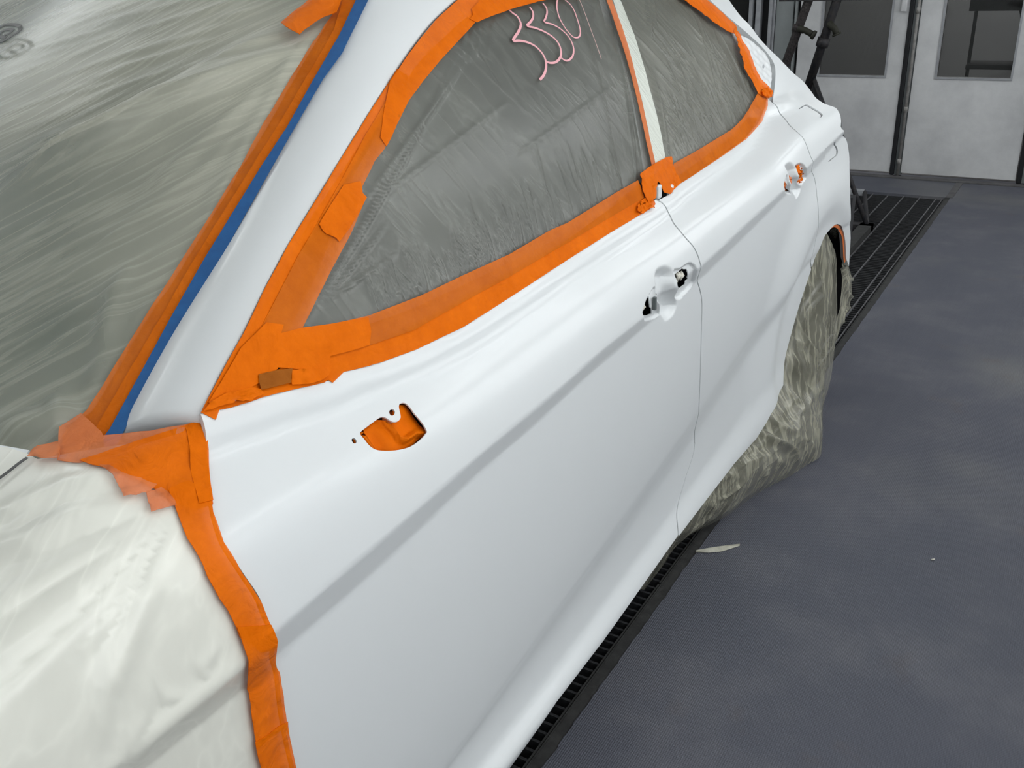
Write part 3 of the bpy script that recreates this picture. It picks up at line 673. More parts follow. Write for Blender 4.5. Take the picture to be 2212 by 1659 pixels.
hood = patch('bonnet', [(wingpx[0, 0]-.01, wingpx[0, 1]+.012), (wingpx[1, 0], wingpx[1, 1]+.012), (wingpx[2, 0], wingpx[2, 1]+.012), (-.75, gapth+.012), (-.75, hood_hi), (.30, hood_hi), (.40, gapth+.05)], S_hood, 1, M['paint'], car, step=(.03, .03), flange=.012, off=-.002)
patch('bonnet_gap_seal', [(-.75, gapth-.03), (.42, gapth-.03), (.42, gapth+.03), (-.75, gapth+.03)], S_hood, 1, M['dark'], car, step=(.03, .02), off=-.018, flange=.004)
# A pillar: loft between the window edge and the windshield edge
OUT = [(432, 903), (460, 850), (493, 787), (530, 720), (576, 624), (626, 530), (675, 450), (735, 351), (800, 245), (860, 151), (907, 84), (941, 43), (987, 1), (1040, -48), (1085, -80)]
INN = [(246, 946), (349, 753), (479, 542), (591, 344), (672, 198), (737, 105), (789, 2), (825, -72), (852, -125)]
po = np.array([march(gT, *p) for p in OUT]); pi_ = np.array([march(lambda x, y, z: gW(x, y, z)-.006, *p) for p in INN])
def resample(Q, n):
    Q = smooth_loop(Q, 6, False); d = np.r_[0, np.cumsum(np.linalg.norm(np.diff(Q, axis=0), axis=1))]; s_ = np.linspace(0, d[-1], n)
    return np.stack([np.interp(s_, d, Q[:, k]) for k in range(3)], 1)
NS, NT = 90, 22
po, pi_ = resample(po, NS), resample(pi_, NS)
V = np.zeros((NS, NT, 3)); tt_ = np.linspace(0, 1, NT)
for i in range(NS):
    a, c = pi_[i], po[i]; along = po[min(i+1, NS-1)]-po[max(i-1, 0)]; nn = np.cross(c-a, along); nn /= np.linalg.norm(nn)
    if nn[2] < 0: nn = -nn
    for j, t in enumerate(tt_):
        bul = .014*(1-abs(2*t-1)**2.2)
        endr = 0.006*max(0, 1-i/3.)**2
        V[i, j] = a+(c-a)*t+nn*(bul-endr)
Fs = []
for i in range(NS-1):
    for j in range(NT-1): Fs.append((i*NT+j, (i+1)*NT+j, (i+1)*NT+j+1, i*NT+j+1))
VV = list(V.reshape(-1, 3)); k = len(VV)
for i in range(NS): VV.append(V[i, -1]+np.array([-.02, .004, -.004]))
for i in range(NS-1): Fs.append((i*NT+NT-1, (i+1)*NT+NT-1, k+i+1, k+i))
k2 = len(VV)
for j in range(NT): VV.append(V[0, j]+np.array([-.006, .012, -.02]))
for j in range(NT-1): Fs.append((j, j+1, k2+j+1, k2+j))
ap = mesh_obj('a_pillar', VV, Fs, M['paint'], car, True)
ap.modifiers.new('wn', 'WEIGHTED_NORMAL')
# roof: lofted from the left rail over the crown to the right rail
re_ = np.array([po[-1]]+[march(gG, *q) for q in ((1180, -92), (1290, -92), (1390, -88), (1470, -75))]+[S_side(sil)[-1]])
re_ = resample(re_, 16); rv = []; rf = []; nx = 25
for e_ in re_:
    for j in range(nx):
        s_ = -1+2*j/(nx-1); rv.append((-e_[0]*s_, e_[1], e_[2]+.095*(1-abs(s_)**2.3)))
for i in range(15):
    for j in range(nx-1): rf.append((i*nx+j, i*nx+j+1, (i+1)*nx+j+1, (i+1)*nx+j))
mesh_obj('roof', rv, rf, M['paint'], car, True)
# glass
ws_loop = np.vstack([wsPx([(232, 955), (300, 830), (405, 640), (505, 460), (590, 310), (712, 118), (778, 0), (830, -90)]), [(.35, 1.2), (-.70, 1.2), (-.82, .45), (-.5, .18), (.3, .12)], wsPx([(60, 990)])])
patch('windshield', ws_loop, S_ws, 1, M['glass_teal'], car, step=(.05, .05), off=-.014, flange=.005)
gl = lambda px, st=(.05, .04), off=-.024, nm='side_window', mt='glass': patch(nm, sideGPx(px), S_side, 1, M[mt], car, step=st, off=off, flange=.004)
gl([(455, 880), (520, 780), (600, 640), (700, 450), (830, 250), (930, 110), (1010, 30), (1120, -50), (1300, -60), (1352, 160), (1398, 400), (1000, 690), (700, 815), (560, 850)])
gl([(1350, -50), (1480, -45), (1560, 50), (1600, 90), (1655, 205), (1610, 280), (1470, 385), (1445, 380), (1400, 180)], nm='side_window')
gl([(1254, -40), (1282, -40), (1320, 80), (1342, 190), (1362, 300), (1384, 400), (1368, 400), (1345, 300), (1318, 160), (1284, 60)], off=-.018, nm='window_seal', mt='black')
gl([(1310, -50), (1346, -50), (1358, 40), (1382, 94), (1436, 300), (1446, 360), (1412, 380), (1392, 260), (1350, 90)], off=-.014, nm='centre_pillar', mt='paint')
# latch parts inside the front handle openings
def blob(nm, px, r, dx, mt, strands=3):
    p = march(gT, *px); p = p+np.array([-dx, 0, 0]); b_ = MB()
    for k in range(strands):
        a = k-(strands-1)/2; b_.tube([p+np.array([-.002*abs(a), a*r*.55-r*.25, -r*.9]), p+np.array([.003, a*r*.55, 0]), p+np.array([-.002*abs(a), a*r*.55+r*.25, r*.9])], [r*.25, r*.42, r*.25], 10)
    o = b_.build(nm, M[mt], fd, True); return o
for px in (z1([(1190, 660)]) + z1([(1262, 545)]) + z1([(1325, 535)])): blob('cord_knot', px, .0085, .013, 'cord')
blob('cord_knot', z1([(540, 1165)])[0], .009, .012, 'cord')
cp = march(gT, *z1([(705, 1070)])[0]); o = bevel(MB().box(cp[0]-.006, cp[0]+.001, cp[1]-.003, cp[1]+.004, cp[2]-.0125, cp[2]+.0125).build('latch_clip', M['greyclip'], fd), .0015)
# front door top clip tabs
for px in ((513, 868),):
    p = march(gT, *px); bevel(MB().box(p[0]-.006, p[0]+.0005, p[1]-.006, p[1]+.006, p[2]-.006, p[2]+.006).build('clip_tab', M['paint'], fd), .0028, 3)
for px in ((1421, 412), (1447, 412)):
    p = march(gT, *px); bevel(MB().box(p[0]-.004, p[0]+.006, p[1]-.009, p[1]+.009, p[2]-.016, p[2]+.012).build('clip_tab', M['paint'], rd), .004, 3)
MB().box(.45, .885, 3.25, 3.30, .14, .64).build('bumper_underside', M['dark'], car)
# rear wheel
wc = np.array([.80, ARC[0]+.0, .325]); wh = MB()
wheel_e = empty('wheel', (0, 0, 0)); wheel_e.parent = car; wheel_e.location = (wc[0], wc[1]-1.6, wc[2])
prof = [(-.10, .20), (-.10, .29), (-.075, .318), (-.04, .325), (.03, .325), (.062, .316), (.085, .285), (.08, .235), (.06, .222), (.0, .215)]
V = []; Fs = []; NN = 48
for k in range(NN):
    a = 2*math.pi*k/NN
    for (dx, r) in prof: V.append((wc[0]+dx, wc[1]+r*math.cos(a), wc[2]+r*math.sin(a)))
L = len(prof)
for k in range(NN):
    for j in range(L-1): Fs.append((k*L+j, k*L+j+1, ((k+1) % NN)*L+j+1, ((k+1) % NN)*L+j))
def wpart(nm, V, Fs, mt, sm_=True):
    me = bpy.data.meshes.new(nm); me.from_pydata([(float(v[0]-wc[0]), float(v[1]-wc[1]), float(v[2]-wc[2])) for v in V], [], Fs); me.materials.append(M[mt])
    me.polygons.foreach_set('use_smooth', [sm_]*len(me.polygons)); o = bpy.data.objects.new(nm, me); COL.objects.link(o); o.parent = wheel_e; return o
wpart('tyre', V, Fs, 'tyre')
for k in range(10):
    a = 2*math.pi*(k//2)/5+(.13 if k % 2 else -.13)+.3; b_ = MB()
    b_.tube([(wc[0]+.035, wc[1]+.04*math.cos(a), wc[2]+.04*math.sin(a)), (wc[0]+.05, wc[1]+.14*math.cos(a), wc[2]+.14*math.sin(a)), (wc[0]+.06, wc[1]+.225*math.cos(a), wc[2]+.225*math.sin(a))], [.022, .013, .016], 8)
    wpart('spoke', b_.v, b_.f, 'rim')
b_ = MB().tube([(wc[0]-.02, wc[1], wc[2]), (wc[0]+.045, wc[1], wc[2])], .05, 20); wpart('hub', b_.v, b_.f, 'rim')
patch('wheel_arch_liner', [(2.40, .25), (2.45, .42), (2.55, .58), (2.68, .66), (2.80, .68), (2.95, .66), (3.08, .56), (3.14, .45), (3.15, .25)], lambda p: np.stack([.72+0*p[:, 0], p[:, 0], p[:, 1]], -1), 1, M['dark'], car, step=(.05, .05), flange=.01)
#PART3

# ================================================================== MASKING TAPE AND FILM
def crump(a, s1=60, s2=160, seed=0, ax=(1, 1)):
    return lambda q: a*(ridged(q[:, 0]*s1*ax[0]+seed*.37, q[:, 1]*s1*ax[1], seed)*.8+vnoise(q[:, 0]*s2*ax[0], q[:, 1]*s2*ax[1], seed+5)*.7)
def strip(label, px, surf='T', mt='tape', off=.003, dis=None, st=(.010, .007), cat='tape', name='tape_strip', sm_=0, group=None, parent=None):
    f, S, sg = {'T': (sideGPx, lambda p: S_side(p, False), 1), 'D': (sidePx, lambda p: S_side(p, False), 1), 'W': (lambda q: wsPx(q, off*1.12), S_ws, 1), 'H': (hoodPx, S_hood, 1)}[surf]
    q = f(px)
    if sm_: q = smooth_loop(q, sm_)
    if surf == 'H': st = (st[0], st[1]*2)
    o = patch(name, q, S, sg, M[mt], parent, step=st, off=off, flange=.0007, disp=dis)
    if label: tag(o, label, cat, group)
    return o
G_TAPE = 'orange masking tape strips'
N_ = lambda a, s_=40, seed=0: (lambda q: a*vnoise(q[:, 0]*s_, q[:, 1]*s_, seed))
E1 = [(437, 893), (461, 848), (494, 785), (531, 719), (577, 623), (627, 530), (676, 450), (736, 351), (801, 245), (861, 151)]
def offs(pts, w_):
    pts = np.array(pts, float); t = np.gradient(pts, axis=0); t /= np.linalg.norm(t, axis=1, keepdims=True); nrm = np.stack([-t[:, 1], t[:, 0]], 1)
    return [tuple(p) for p in pts+nrm*w_]
# --- front side window: film, writing, tapes
FWF = [(620, 740), (690, 600), (745, 460), (775, 370), (845, 245), (930, 105), (1030, 30), (1100, -15), (1200, -50), (1330, -60), (1345, 40), (1372, 150), (1412, 330), (1418, 352), (1390, 395), (1330, 440), (1200, 520), (1060, 590), (900, 665), (790, 705), (700, 735)]
streak = []
for a, b_, h in (((668, 690), (1000, 95), .0022), ((672, 688), (905, 250), .0018), ((790, 432), (1010, 120), .0028), ((786, 440), (960, 190), .002), ((785, 438), (880, 330), .0018), ((792, 445), (1100, 215), .0012),
                 ((700, 655), (870, 540), .0016), ((690, 665), (850, 470), .0014), ((1345, 110), (1395, 395), .0025), ((1330, 60), (1380, 400), .002), ((1010, 70), (1090, 190), .0012),
                 ((980, 130), (1060, 60), .0010), ((1060, 430), (1110, 600), .0012), ((1160, 300), (1200, 500), .0014), ((1230, 300), (1270, 470), .0012), ((1010, 400), (1060, 590), .0016), ((900, 500), (930, 660), .0014), ((1120, 330), (1330, 180), .001)):
    streak.append((sidePx([a, b_]), h))
for k in range(110):
    a = (random.uniform(820, 1360), 0); yb = np.interp(a[0], [660, 800, 1000, 1200, 1400], [710, 685, 597, 500, 380]); L_ = random.uniform(35, 130)
    u = a[0]; streak.append((sidePx([(u, yb+4), (u-L_*.25+random.uniform(-8, 8), yb-L_)]), random.uniform(.0006, .0016)))
for k in range(26):
    u = random.uniform(1010, 1300); yb = np.interp(u, [1010, 1160, 1320], [60, 8, -20]); L_ = random.uniform(30, 80)
    streak.append((sidePx([(u, yb), (u-10+random.uniform(-8, 8), yb+L_)]), random.uniform(.0006, .0014)))
def folds(lines, wd=.0035, base=None, mx=False):
    def f(q):
        r0 = base(q) if base is not None else np.zeros(len(q))
        r = np.zeros(len(q))
        for Q, h in lines:
            w_ = wd*min(1.8, .6+h/.0025*.5)+(h > .008)*h*.3
            lo_, hi_ = Q.min(0)-4*w_, Q.max(0)+4*w_
            k = np.where((q[:, 0] > lo_[0]) & (q[:, 0] < hi_[0]) & (q[:, 1] > lo_[1]) & (q[:, 1] < hi_[1]))[0]
            if len(k) == 0: continue
            best = np.full(len(k), 9.); tt = np.zeros(len(k)); n_ = len(Q)-1
            for i in range(n_):
                a, b2 = Q[i], Q[i+1]; e = b2-a; t = np.clip(((q[k]-a)@e)/max(e@e, 1e-12), 0, 1); d = np.hypot(*(q[k]-a-t[:, None]*e).T)
                m_ = d < best; best[m_] = d[m_]; tt[m_] = (i+t[m_])/n_
            c_ = h*(.75*np.exp(-(best/w_/1.2)**2)+.25*np.exp(-best/w_/1.6))*np.clip(4*tt*(1-tt)+.15, 0, 1)
            r[k] = np.maximum(r[k], c_) if mx else r[k]+c_
        return r+r0
    return f
o = patch('masking_film', sideGPx(FWF), lambda p: S_side(p, False), 1, M['film_side'], None, step=(.0038, .0034), off=-.007, flange=.0004,
          disp=folds([(Q, h*(2.0 if i_ < 18 else 3.3)) for i_, (Q, h) in enumerate(streak)], .0020, lambda q: .003*vnoise(q[:, 0]*6, q[:, 1]*6, 3), True))
tag(o, 'translucent grey plastic film taped over the front side window', 'plastic film', 'masking films on the car')
mk = empty('marker_writing', tuple(march(gT, 1180, 90)), 'pink handwritten number 330 on the front side window', 'writing')
z8 = lambda p: zpx(1080, 0, .1808, p)
for nm, pts, wd in (('digit', [(60, 60), (150, 145), (210, 190), (250, 265), (248, 320), (218, 385), (160, 480), (235, 482), (330, 500), (430, 550), (510, 635), (550, 720), (556, 800), (530, 890), (480, 948)], .0050),
                    ('digit', [(360, 80), (398, 140), (398, 205), (370, 255), (330, 305), (430, 330), (550, 382), (650, 450), (712, 530), (735, 620), (720, 690), (670, 738), (610, 748), (562, 735)], .0046),
                    ('digit', [(515, 30), (558, 90), (566, 150), (548, 215), (536, 258), (640, 290), (740, 350), (820, 430), (870, 520), (886, 600), (870, 670), (830, 712), (790, 720), (738, 690)], .0038),
                    ('digit', [(720, -40), (690, 0), (684, 60), (690, 120), (720, 220), (790, 340), (870, 430), (930, 445), (962, 410), (960, 340), (930, 230), (890, 120), (845, 50), (790, 0), (750, -40)], .0032)):
    ribbon(nm, sidePx(z8(pts)), lambda p: S_side(p, False), 1, wd, -.0012, M['pink'], mk)
ribbon('slash', sidePx(z8([(940, -40), (1010, 130), (1090, 350), (1150, 510), (1215, 700)])), lambda p: S_side(p, False), 1, .002, -.0012, M['pinkfaint'], mk)
# tapes around the front window
e2, e30 = offs(E1, -1), offs(E1, -30)
if e30[5][0] < e2[5][0]: e30 = offs(E1, 30)
strip('long orange tape strip along the outer edge of the windshield-pillar side of the front window', e2+e30[::-1], off=.0015, dis=N_(.0015, 30, 1))
e6 = offs(E1, -7) if offs(E1, -7)[5][0] > E1[5][0] else offs(E1, 7)
strip('wide inner orange tape strip running down the front edge of the front window', [(520, 800), (575, 690), (640, 565), (700, 460), (745, 380), (790, 295), (850, 195), (872, 165), (884, 220), (832, 324), (811, 350), (783, 408), (781, 416), (786, 424), (792, 430), (758, 509), (712, 595), (655, 710), (600, 800)], off=.0028, mt='tape2', dis=crump(.0012, 18, 60, 3))
strip('short torn orange tape patch on the front window\'s leading edge', [(689, 488), (700, 468), (712, 449), (742, 403), (778, 396), (783, 421), (792, 430), (776, 460), (755, 497), (732, 526), (725, 518), (712, 512), (704, 508), (697, 502)], off=.0048, dis=crump(.0016, 40, 120, 8))
strip('curved orange tape over the upper front corner of the front window', [(843, 178), (862, 152), (880, 124), (909, 86), (943, 45), (989, 3), (1022, -30), (1100, -40), (1060, 10), (1020, 60), (990, 92), (952, 133), (914, 179), (884, 220), (862, 262), (846, 300), (835, 320), (822, 300), (830, 240)], off=.0038, dis=crump(.0013, 22, 70, 11))
strip('orange tape along the top edge of the front window beside the pink number', [(1014, 46), (1020, 37), (1018, 25), (1035, 5), (1080, -20), (1180, -50), (1330, -70), (1330, -30), (1240, -10), (1160, 8), (1110, 22), (1063, 39), (1040, 48), (1030, 53)], off=.0056, dis=crump(.0012, 25, 80, 12))
MID = [(620, 792), (712, 771), (805, 746), (897, 714), (1000, 655), (1100, 600), (1228, 525), (1300, 482), (1392, 428)]
strip('wide orange tape strip along the bottom of the front window film', [(600, 765), (653, 711), (720, 702), (797, 684), (911, 640), (1000, 597), (1101, 551), (1187, 500), (1226, 483), (1330, 418), (1378, 391), (1392, 425)]+MID[::-1], mt='tape2', off=.0034, dis=crump(.0011, 16, 60, 21))
DTe = [(455, 889), (478, 885), (500, 880), (537, 869), (568, 858), (627, 843), (700, 826), (709, 820), (716, 826), (744, 803), (790, 792), (818, 784), (897, 755), (1000, 706), (1048, 676), (1139, 617), (1228, 559), (1319, 501), (1404, 450)]
strip('lower orange tape strip tucked along the front door\'s top edge', [(p[0], p[1]+1.5) for p in DTe]+MID[::-1]+[(560, 820), (500, 840), (465, 868)], off=.0016, dis=crump(.0014, 24, 90, 22))
strip('large square orange tape patch over the front window\'s lower corner', [(592, 727), (650, 712), (712, 703), (760, 694), (795, 688), (799, 720), (797, 748), (760, 760), (712, 772), (711, 797), (650, 801), (597, 797)], off=.0052, dis=crump(.0016, 30, 90, 31))
strip('crumpled orange tape piece on the corner between pillar and front door', [(450, 872), (475, 832), (500, 790), (520, 755), (575, 700), (612, 705), (600, 740), (598, 800), (560, 830), (520, 850), (490, 870), (460, 884)], off=.0046, dis=crump(.0018, 30, 100, 33))
strip('small brown doubled tape piece near the front door\'s top edge', [(556, 813), (575, 808), (600, 803), (628, 800), (627, 815), (626, 831), (600, 838), (562, 847), (557, 830)], off=.0066, mt='tapeb', dis=crump(.0008, 30, 90, 34))
strip('orange tape scrap covering the door edge beside the brown tape piece', [(628, 803), (650, 801), (711, 797), (713, 805), (706, 818), (690, 828), (660, 836), (628, 836), (626, 820)], off=.0066, dis=crump(.0026, 55, 140, 35))
strip('scrunched orange tape end at the foot of the pillar', [(438, 893), (452, 872), (470, 862), (488, 852), (510, 848), (540, 840), (560, 846), (568, 857), (545, 866), (538, 872), (528, 870), (520, 874), (505, 871), (500, 878), (470, 884), (455, 890)], off=.0062, dis=crump(.0035, 60, 150, 36))
strip('crinkled orange tape bundle at the front door\'s rear top corner', [(1373, 462), (1375, 446), (1390, 430), (1400, 432), (1408, 437), (1411, 446), (1404, 456), (1397, 455), (1386, 464)], off=.0052, dis=crump(.006, 90, 220, 41), st=(.004, .003))
# --- centre pillar
strip('pale cream plastic strip covering the centre pillar between the windows', [(1325, -60), (1337, -60), (1341, 0), (1357, 40), (1377, 94), (1404, 190), (1431, 300), (1440, 350), (1418, 362), (1408, 320), (1395, 250), (1370, 150), (1343, 60), (1325, 0), (1310, -60)], mt='film_pillar', off=.002, dis=crump(.0008, 14, 60, 44, (3, .6)), cat='plastic film', name='masking_film')
strip('thin orange tape strip running down the centre pillar\'s front edge', [(1296, -60), (1310, 0), (1330, 55), (1351, 118), (1375, 210), (1395, 300), (1409, 362), (1417, 358), (1404, 300), (1383, 205), (1351, 81), (1322, 0), (1306, -60)], mt='tape3', off=.0032, dis=N_(.001, 40, 2))
strip('wide orange tape patch wrapped over the foot of the centre pillar', [(1379, 379), (1396, 366), (1417, 353), (1438, 342), (1448, 341), (1449, 352), (1448, 361), (1455, 372), (1467, 392), (1466, 401), (1449, 417), (1444, 424), (1432, 418), (1426, 412), (1424, 404), (1416, 395), (1414, 410), (1415, 430), (1406, 436), (1397, 441), (1386, 420)], off=.0070, mt='tape', dis=crump(.0035, 45, 130, 45), st=(.006, .004))
# --- rear side window
RWF = [(1345, -60), (1470, -60), (1500, -5), (1545, 30), (1585, 60), (1598, 95), (1622, 150), (1648, 205), (1625, 250), (1585, 290), (1500, 340), (1450, 375), (1432, 330), (1408, 210), (1380, 100), (1352, 30)]
rl = []
for k in range(46):
    t = random.random(); tgt = (1618-110*t*random.random(), 262+60*t*t); L_ = random.uniform(120, 420); ang = math.radians(random.uniform(100, 125))
    a = (1640-170*t, 235+105*t); rl.append((sidePx([a, (a[0]+L_*math.cos(ang)*.9, a[1]-L_*math.sin(ang)*.75)]), random.uniform(.0006, .0026)))
for k in range(14):
    a = (random.uniform(1440, 1560), 345-random.uniform(0, 60)); rl.append((sidePx([a, (a[0]-random.uniform(5, 30), a[1]-random.uniform(30, 90))]), random.uniform(.001, .002)))
for a, b_, h in (((1445, 360), (1412, 150), .004), ((1450, 355), (1425, 190), .003), ((1410, 76), (1400, -20), .003), ((1420, 60), (1415, -20), .002)): rl.append((sidePx([a, b_]), h))
o = patch('masking_film', sideGPx(RWF), lambda p: S_side(p, False), 1, M['film_rear'], None, step=(.0055, .0038), off=-.007, flange=.0004, disp=folds([(Q, h*2.4) for Q, h in rl], .0030, lambda q: .004*vnoise(q[:, 0]*7, q[:, 1]*7, 9), True))
tag(o, 'crinkled translucent plastic film taped over the rear side window', 'plastic film', 'masking films on the car')
strip('orange tape strip along the bottom of the rear window curving up to its corner', [(1450, 365), (1457, 354), (1502, 329), (1545, 303), (1581, 281), (1602, 260), (1616, 240), (1637, 203), (1648, 208), (1657, 208), (1656, 222), (1652, 234), (1640, 264), (1610, 302), (1570, 331), (1511, 371), (1468, 399), (1463, 385)], off=.0025, mt='tape2', dis=crump(.0016, 26, 80, 51))
strip('orange tape strip along the upper edge of the rear window', [(1440, -60), (1455, -20), (1472, 0), (1498, 16), (1539, 49), (1572, 70), (1592, 76), (1590, 58), (1570, 38), (1546, 15), (1522, 0), (1490, -50)], off=.0042, dis=crump(.0028, 24, 80, 52))
strip('narrow twisted orange tape strip down the rear edge of the rear window', [(1584, 68), (1590, 60), (1594, 74), (1607, 95), (1618, 118), (1628, 145), (1638, 168), (1660, 196), (1663, 206), (1650, 212), (1637, 204), (1622, 175), (1608, 150), (1598, 120), (1591, 90)], off=.0052, dis=crump(.004, 50, 120, 53), st=(.006, .006))
strip('knotted orange tape lump at the rear window\'s rearmost corner', [(1642, 196), (1652, 192), (1660, 198), (1663, 205), (1661, 212), (1655, 216), (1647, 212), (1640, 205)], off=.0075, dis=crump(.008, 90, 200, 54), st=(.005, .004))
# --- windshield: film, mark, tapes
WSF = [(150, 930), (200, 890), (255, 800), (410, 555), (530, 360), (580, 275), (662, 135), (722, 30), (750, -20), (800, -120)]
wf = wsPx(WSF)
WB = lambda q: .008*vnoise(q[:, 0]*3.5, q[:, 1]*3.5, 13)+.004*vnoise(q[:, 0]*11, q[:, 1]*11, 14)-.005
wl_ = []
for px, h in (([(-40, 445), (60, 395), (150, 345), (300, 272), (430, 205), (560, 148), (640, 112)], .026), ([(60, 372), (250, 288), (400, 190), (520, 118), (610, 66)], .016), ([(650, 140), (560, 205), (470, 290), (380, 362), (330, 400)], .007),
              ([(712, 20), (650, 110), (590, 210), (520, 330), (400, 560)], .004), ([(200, 540), (320, 450), (450, 360), (560, 250)], .004), ([(215, 760), (245, 640), (290, 560)], .004), ([(190, 870), (225, 760), (275, 600)], .005),
              ([(-20, 960), (100, 930), (180, 905)], .012), ([(-20, 935), (90, 915), (170, 885)], .008), ([(120, 860), (150, 900), (175, 900)], .004)):
    wl_.append((wsPx(px), h))
for k in range(90):
    u = random.uniform(-60, 520); v = random.uniform(-20, 420); L_ = random.uniform(80, 330); s_ = math.radians(random.uniform(14, 24)+max(0, v-200)*.05)
    wl_.append((wsPx([(u, v), (u+L_*math.cos(s_), v-L_*math.sin(s_))]), random.uniform(.0006, .0028)))
for k in range(70):
    u = random.uniform(-40, 300); v = random.uniform(480, 900); L_ = random.uniform(50, 260); s_ = math.radians(random.uniform(25, 40))
    wl_.append((wsPx([(u, v), (u+L_*math.cos(s_), v-L_*math.sin(s_))]), random.uniform(.0005, .0018)))
wloop = np.vstack([wf, [(.35, 1.25), (-.72, 1.25), (-.80, .5), (-.4, .16), (.30, .14)], wsPx([(-40, 995), (60, 1000), (120, 990)])])
WD = folds(wl_, .0065, WB)
a0, a1 = wsPx([(0, 430), (600, 130)]); wang = math.atan2(a1[1]-a0[1], a1[0]-a0[0])
for nd in M['film_ws'].node_tree.nodes:
    if nd.type == 'MAPPING': nd.inputs['Rotation'].default_value = (0, 0, wang)
o = patch('masking_film', wloop, S_ws, 1, M['film_ws'], None, step=(.006, .006), off=.004, flange=.0004, disp=WD)
tag(o, 'milky translucent plastic film stretched in long folds over the windshield', 'plastic film', 'masking films on the car')
z0_ = lambda p: zpx(0, 0, .14467, p)
rm = empty('printed_mark', tuple(march(gW, 10, 70)), 'black circled letter mark printed on the windshield film', 'mark')
ribbon('ring', wsPx(z0_([(-230, 600), (-250, 500), (-130, 430), (0, 420), (80, 385), (190, 380), (280, 395), (318, 435), (290, 480), (200, 540), (60, 620), (-100, 650), (-200, 625)])), S_ws, 1, .008, .0055, M['ink'], rm, disp=WD)
ribbon('letter', wsPx(z0_([(-60, 560), (10, 500), (60, 465), (120, 450), (185, 452), (190, 480), (130, 520), (60, 545)])), S_ws, 1, .008, .0055, M['ink'], rm, disp=WD)
ribbon('letter_leg', wsPx(z0_([(10, 540), (50, 570), (95, 575)])), S_ws, 1, .007, .0055, M['ink'], rm, disp=WD)
W2L = [(135, 934), (150, 918), (189, 880), (215, 840), (243, 793), (320, 672), (405, 540), (470, 437), (527, 344), (574, 257), (620, 180), (658, 118), (690, 70), (719, 27), (745, -30), (770, -80)]
W2R = [(812, -80), (778, 0), (733, 80), (630, 265), (578, 345), (456, 542), (378, 677), (311, 799), (233, 934), (224, 946), (140, 975)]
strip('wide orange tape strip along the windshield edge of the pillar', W2L+W2R, 'W', off=.007, mt='tape2', dis=crump(.0018, 14, 50, 61), sm_=0)
W2b = [(719, -40), (733, 30), (690, 105), (618, 232), (560, 335), (440, 540), (362, 675), (290, 795), (212, 925), (232, 936), (311, 799), (378, 677), (456, 542), (578, 345), (630, 265), (733, 80), (790, -40)]
strip('narrow embossed orange tape strip lying beside the blue tape', [(752, -40), (722, 60), (676, 140), (606, 258), (548, 350), (425, 546), (350, 676), (278, 797), (205, 922), (216, 936), (233, 934), (311, 799), (378, 677), (456, 542), (578, 345), (630, 265), (733, 80), (785, -40)], 'W', off=.0095, mt='tape2', dis=crump(.0011, 25, 70, 62))
bl = [(226, 932), (240, 913), (304, 797), (371, 675), (449, 540), (570, 344), (621, 267), (733, 71), (767, 0), (795, -60)]
br = [(822, -60), (793, 0), (740, 108), (700, 162), (594, 344), (483, 540), (354, 753), (258, 942), (254, 948), (240, 951), (228, 953)]
o = strip('long blue masking tape strip running along the windshield pillar', bl+br, 'W', off=.0125, mt='blue', dis=N_(.0006, 30, 5)); 
strip('loose orange tape end peeling up at the top of the windshield', [(611, 51), (640, 30), (672, 5), (700, -25), (730, -70), (770, -60), (748, -20), (728, 20), (700, 34), (675, 52), (662, 61), (651, 73), (634, 70), (621, 64)], 'W', off=.016, mt='tape', dis=lambda q: .012*np.sin(q[:, 0]*40)**2+.0015*vnoise(q[:, 0]*60, q[:, 1]*60, 2))
# --- cowl corner and front wing tapes
CO = lambda label, px, off, mt='tape', dis=None: strip(label, px, 'H', off=off, mt=mt, dis=dis, st=(.008, .008))
CO('broad pale orange tape sheet across the corner below the pillar', [(133, 934), (180, 905), (224, 945), (228, 953), (262, 950), (330, 944), (400, 930), (432, 919), (436, 935), (330, 965), (250, 995), (178, 1012), (130, 1008), (132, 970)], .0075, 'tape3', crump(.0015, 20, 70, 71))
CO('large orange tape sheet folded over the wing corner below the pillar', [(178, 1010), (250, 986), (330, 956), (400, 932), (433, 921), (440, 950), (444, 1000), (451, 1060), (455, 1100), (420, 1112), (372, 1098), (345, 1075), (300, 1050), (250, 1030), (200, 1018)], .0088, 'tape', crump(.0014, 18, 60, 72))
CO('pointed pale tape tail sticking out onto the film below the windshield', [(68, 1005), (80, 992), (90, 982), (110, 979), (134, 974), (140, 990), (135, 1010), (100, 1010)], .0125, 'tape3', crump(.003, 40, 100, 73))
CO('folded orange tape flap between the wing corner and the film', [(222, 1024), (262, 1038), (300, 1048), (336, 1068), (316, 1082), (290, 1090), (262, 1093), (254, 1070), (245, 1048)], .0125, 'tape3', crump(.004, 45, 120, 74))
CO('small crinkled orange tape corner beside the long wing tape', [(312, 1080), (345, 1070), (372, 1096), (376, 1106), (350, 1114), (319, 1124), (316, 1100)], .0125, 'tape3', crump(.004, 45, 120, 75))
CO('narrow orange tape tab beside the front door\'s upper front corner', [(402, 938), (422, 932), (440, 934), (446, 1000), (450, 1060), (455, 1092), (425, 1100), (410, 1040), (404, 985)], .0100, 'tape', crump(.0012, 30, 90, 76))
F1L = [(372, 1098), (380, 1125), (398, 1174), (435, 1245), (460, 1290), (479, 1316), (496, 1350), (505, 1373), (521, 1437), (522, 1488), (530, 1550), (540, 1610), (548, 1653), (562, 1760)]
F1R = [(640, 1760), (624, 1655), (608, 1580), (598, 1510), (588, 1445), (582, 1392), (570, 1345), (551, 1298), (508, 1234), (474, 1178), (455, 1118), (450, 1075)]
i1 = 6; i2 = 9
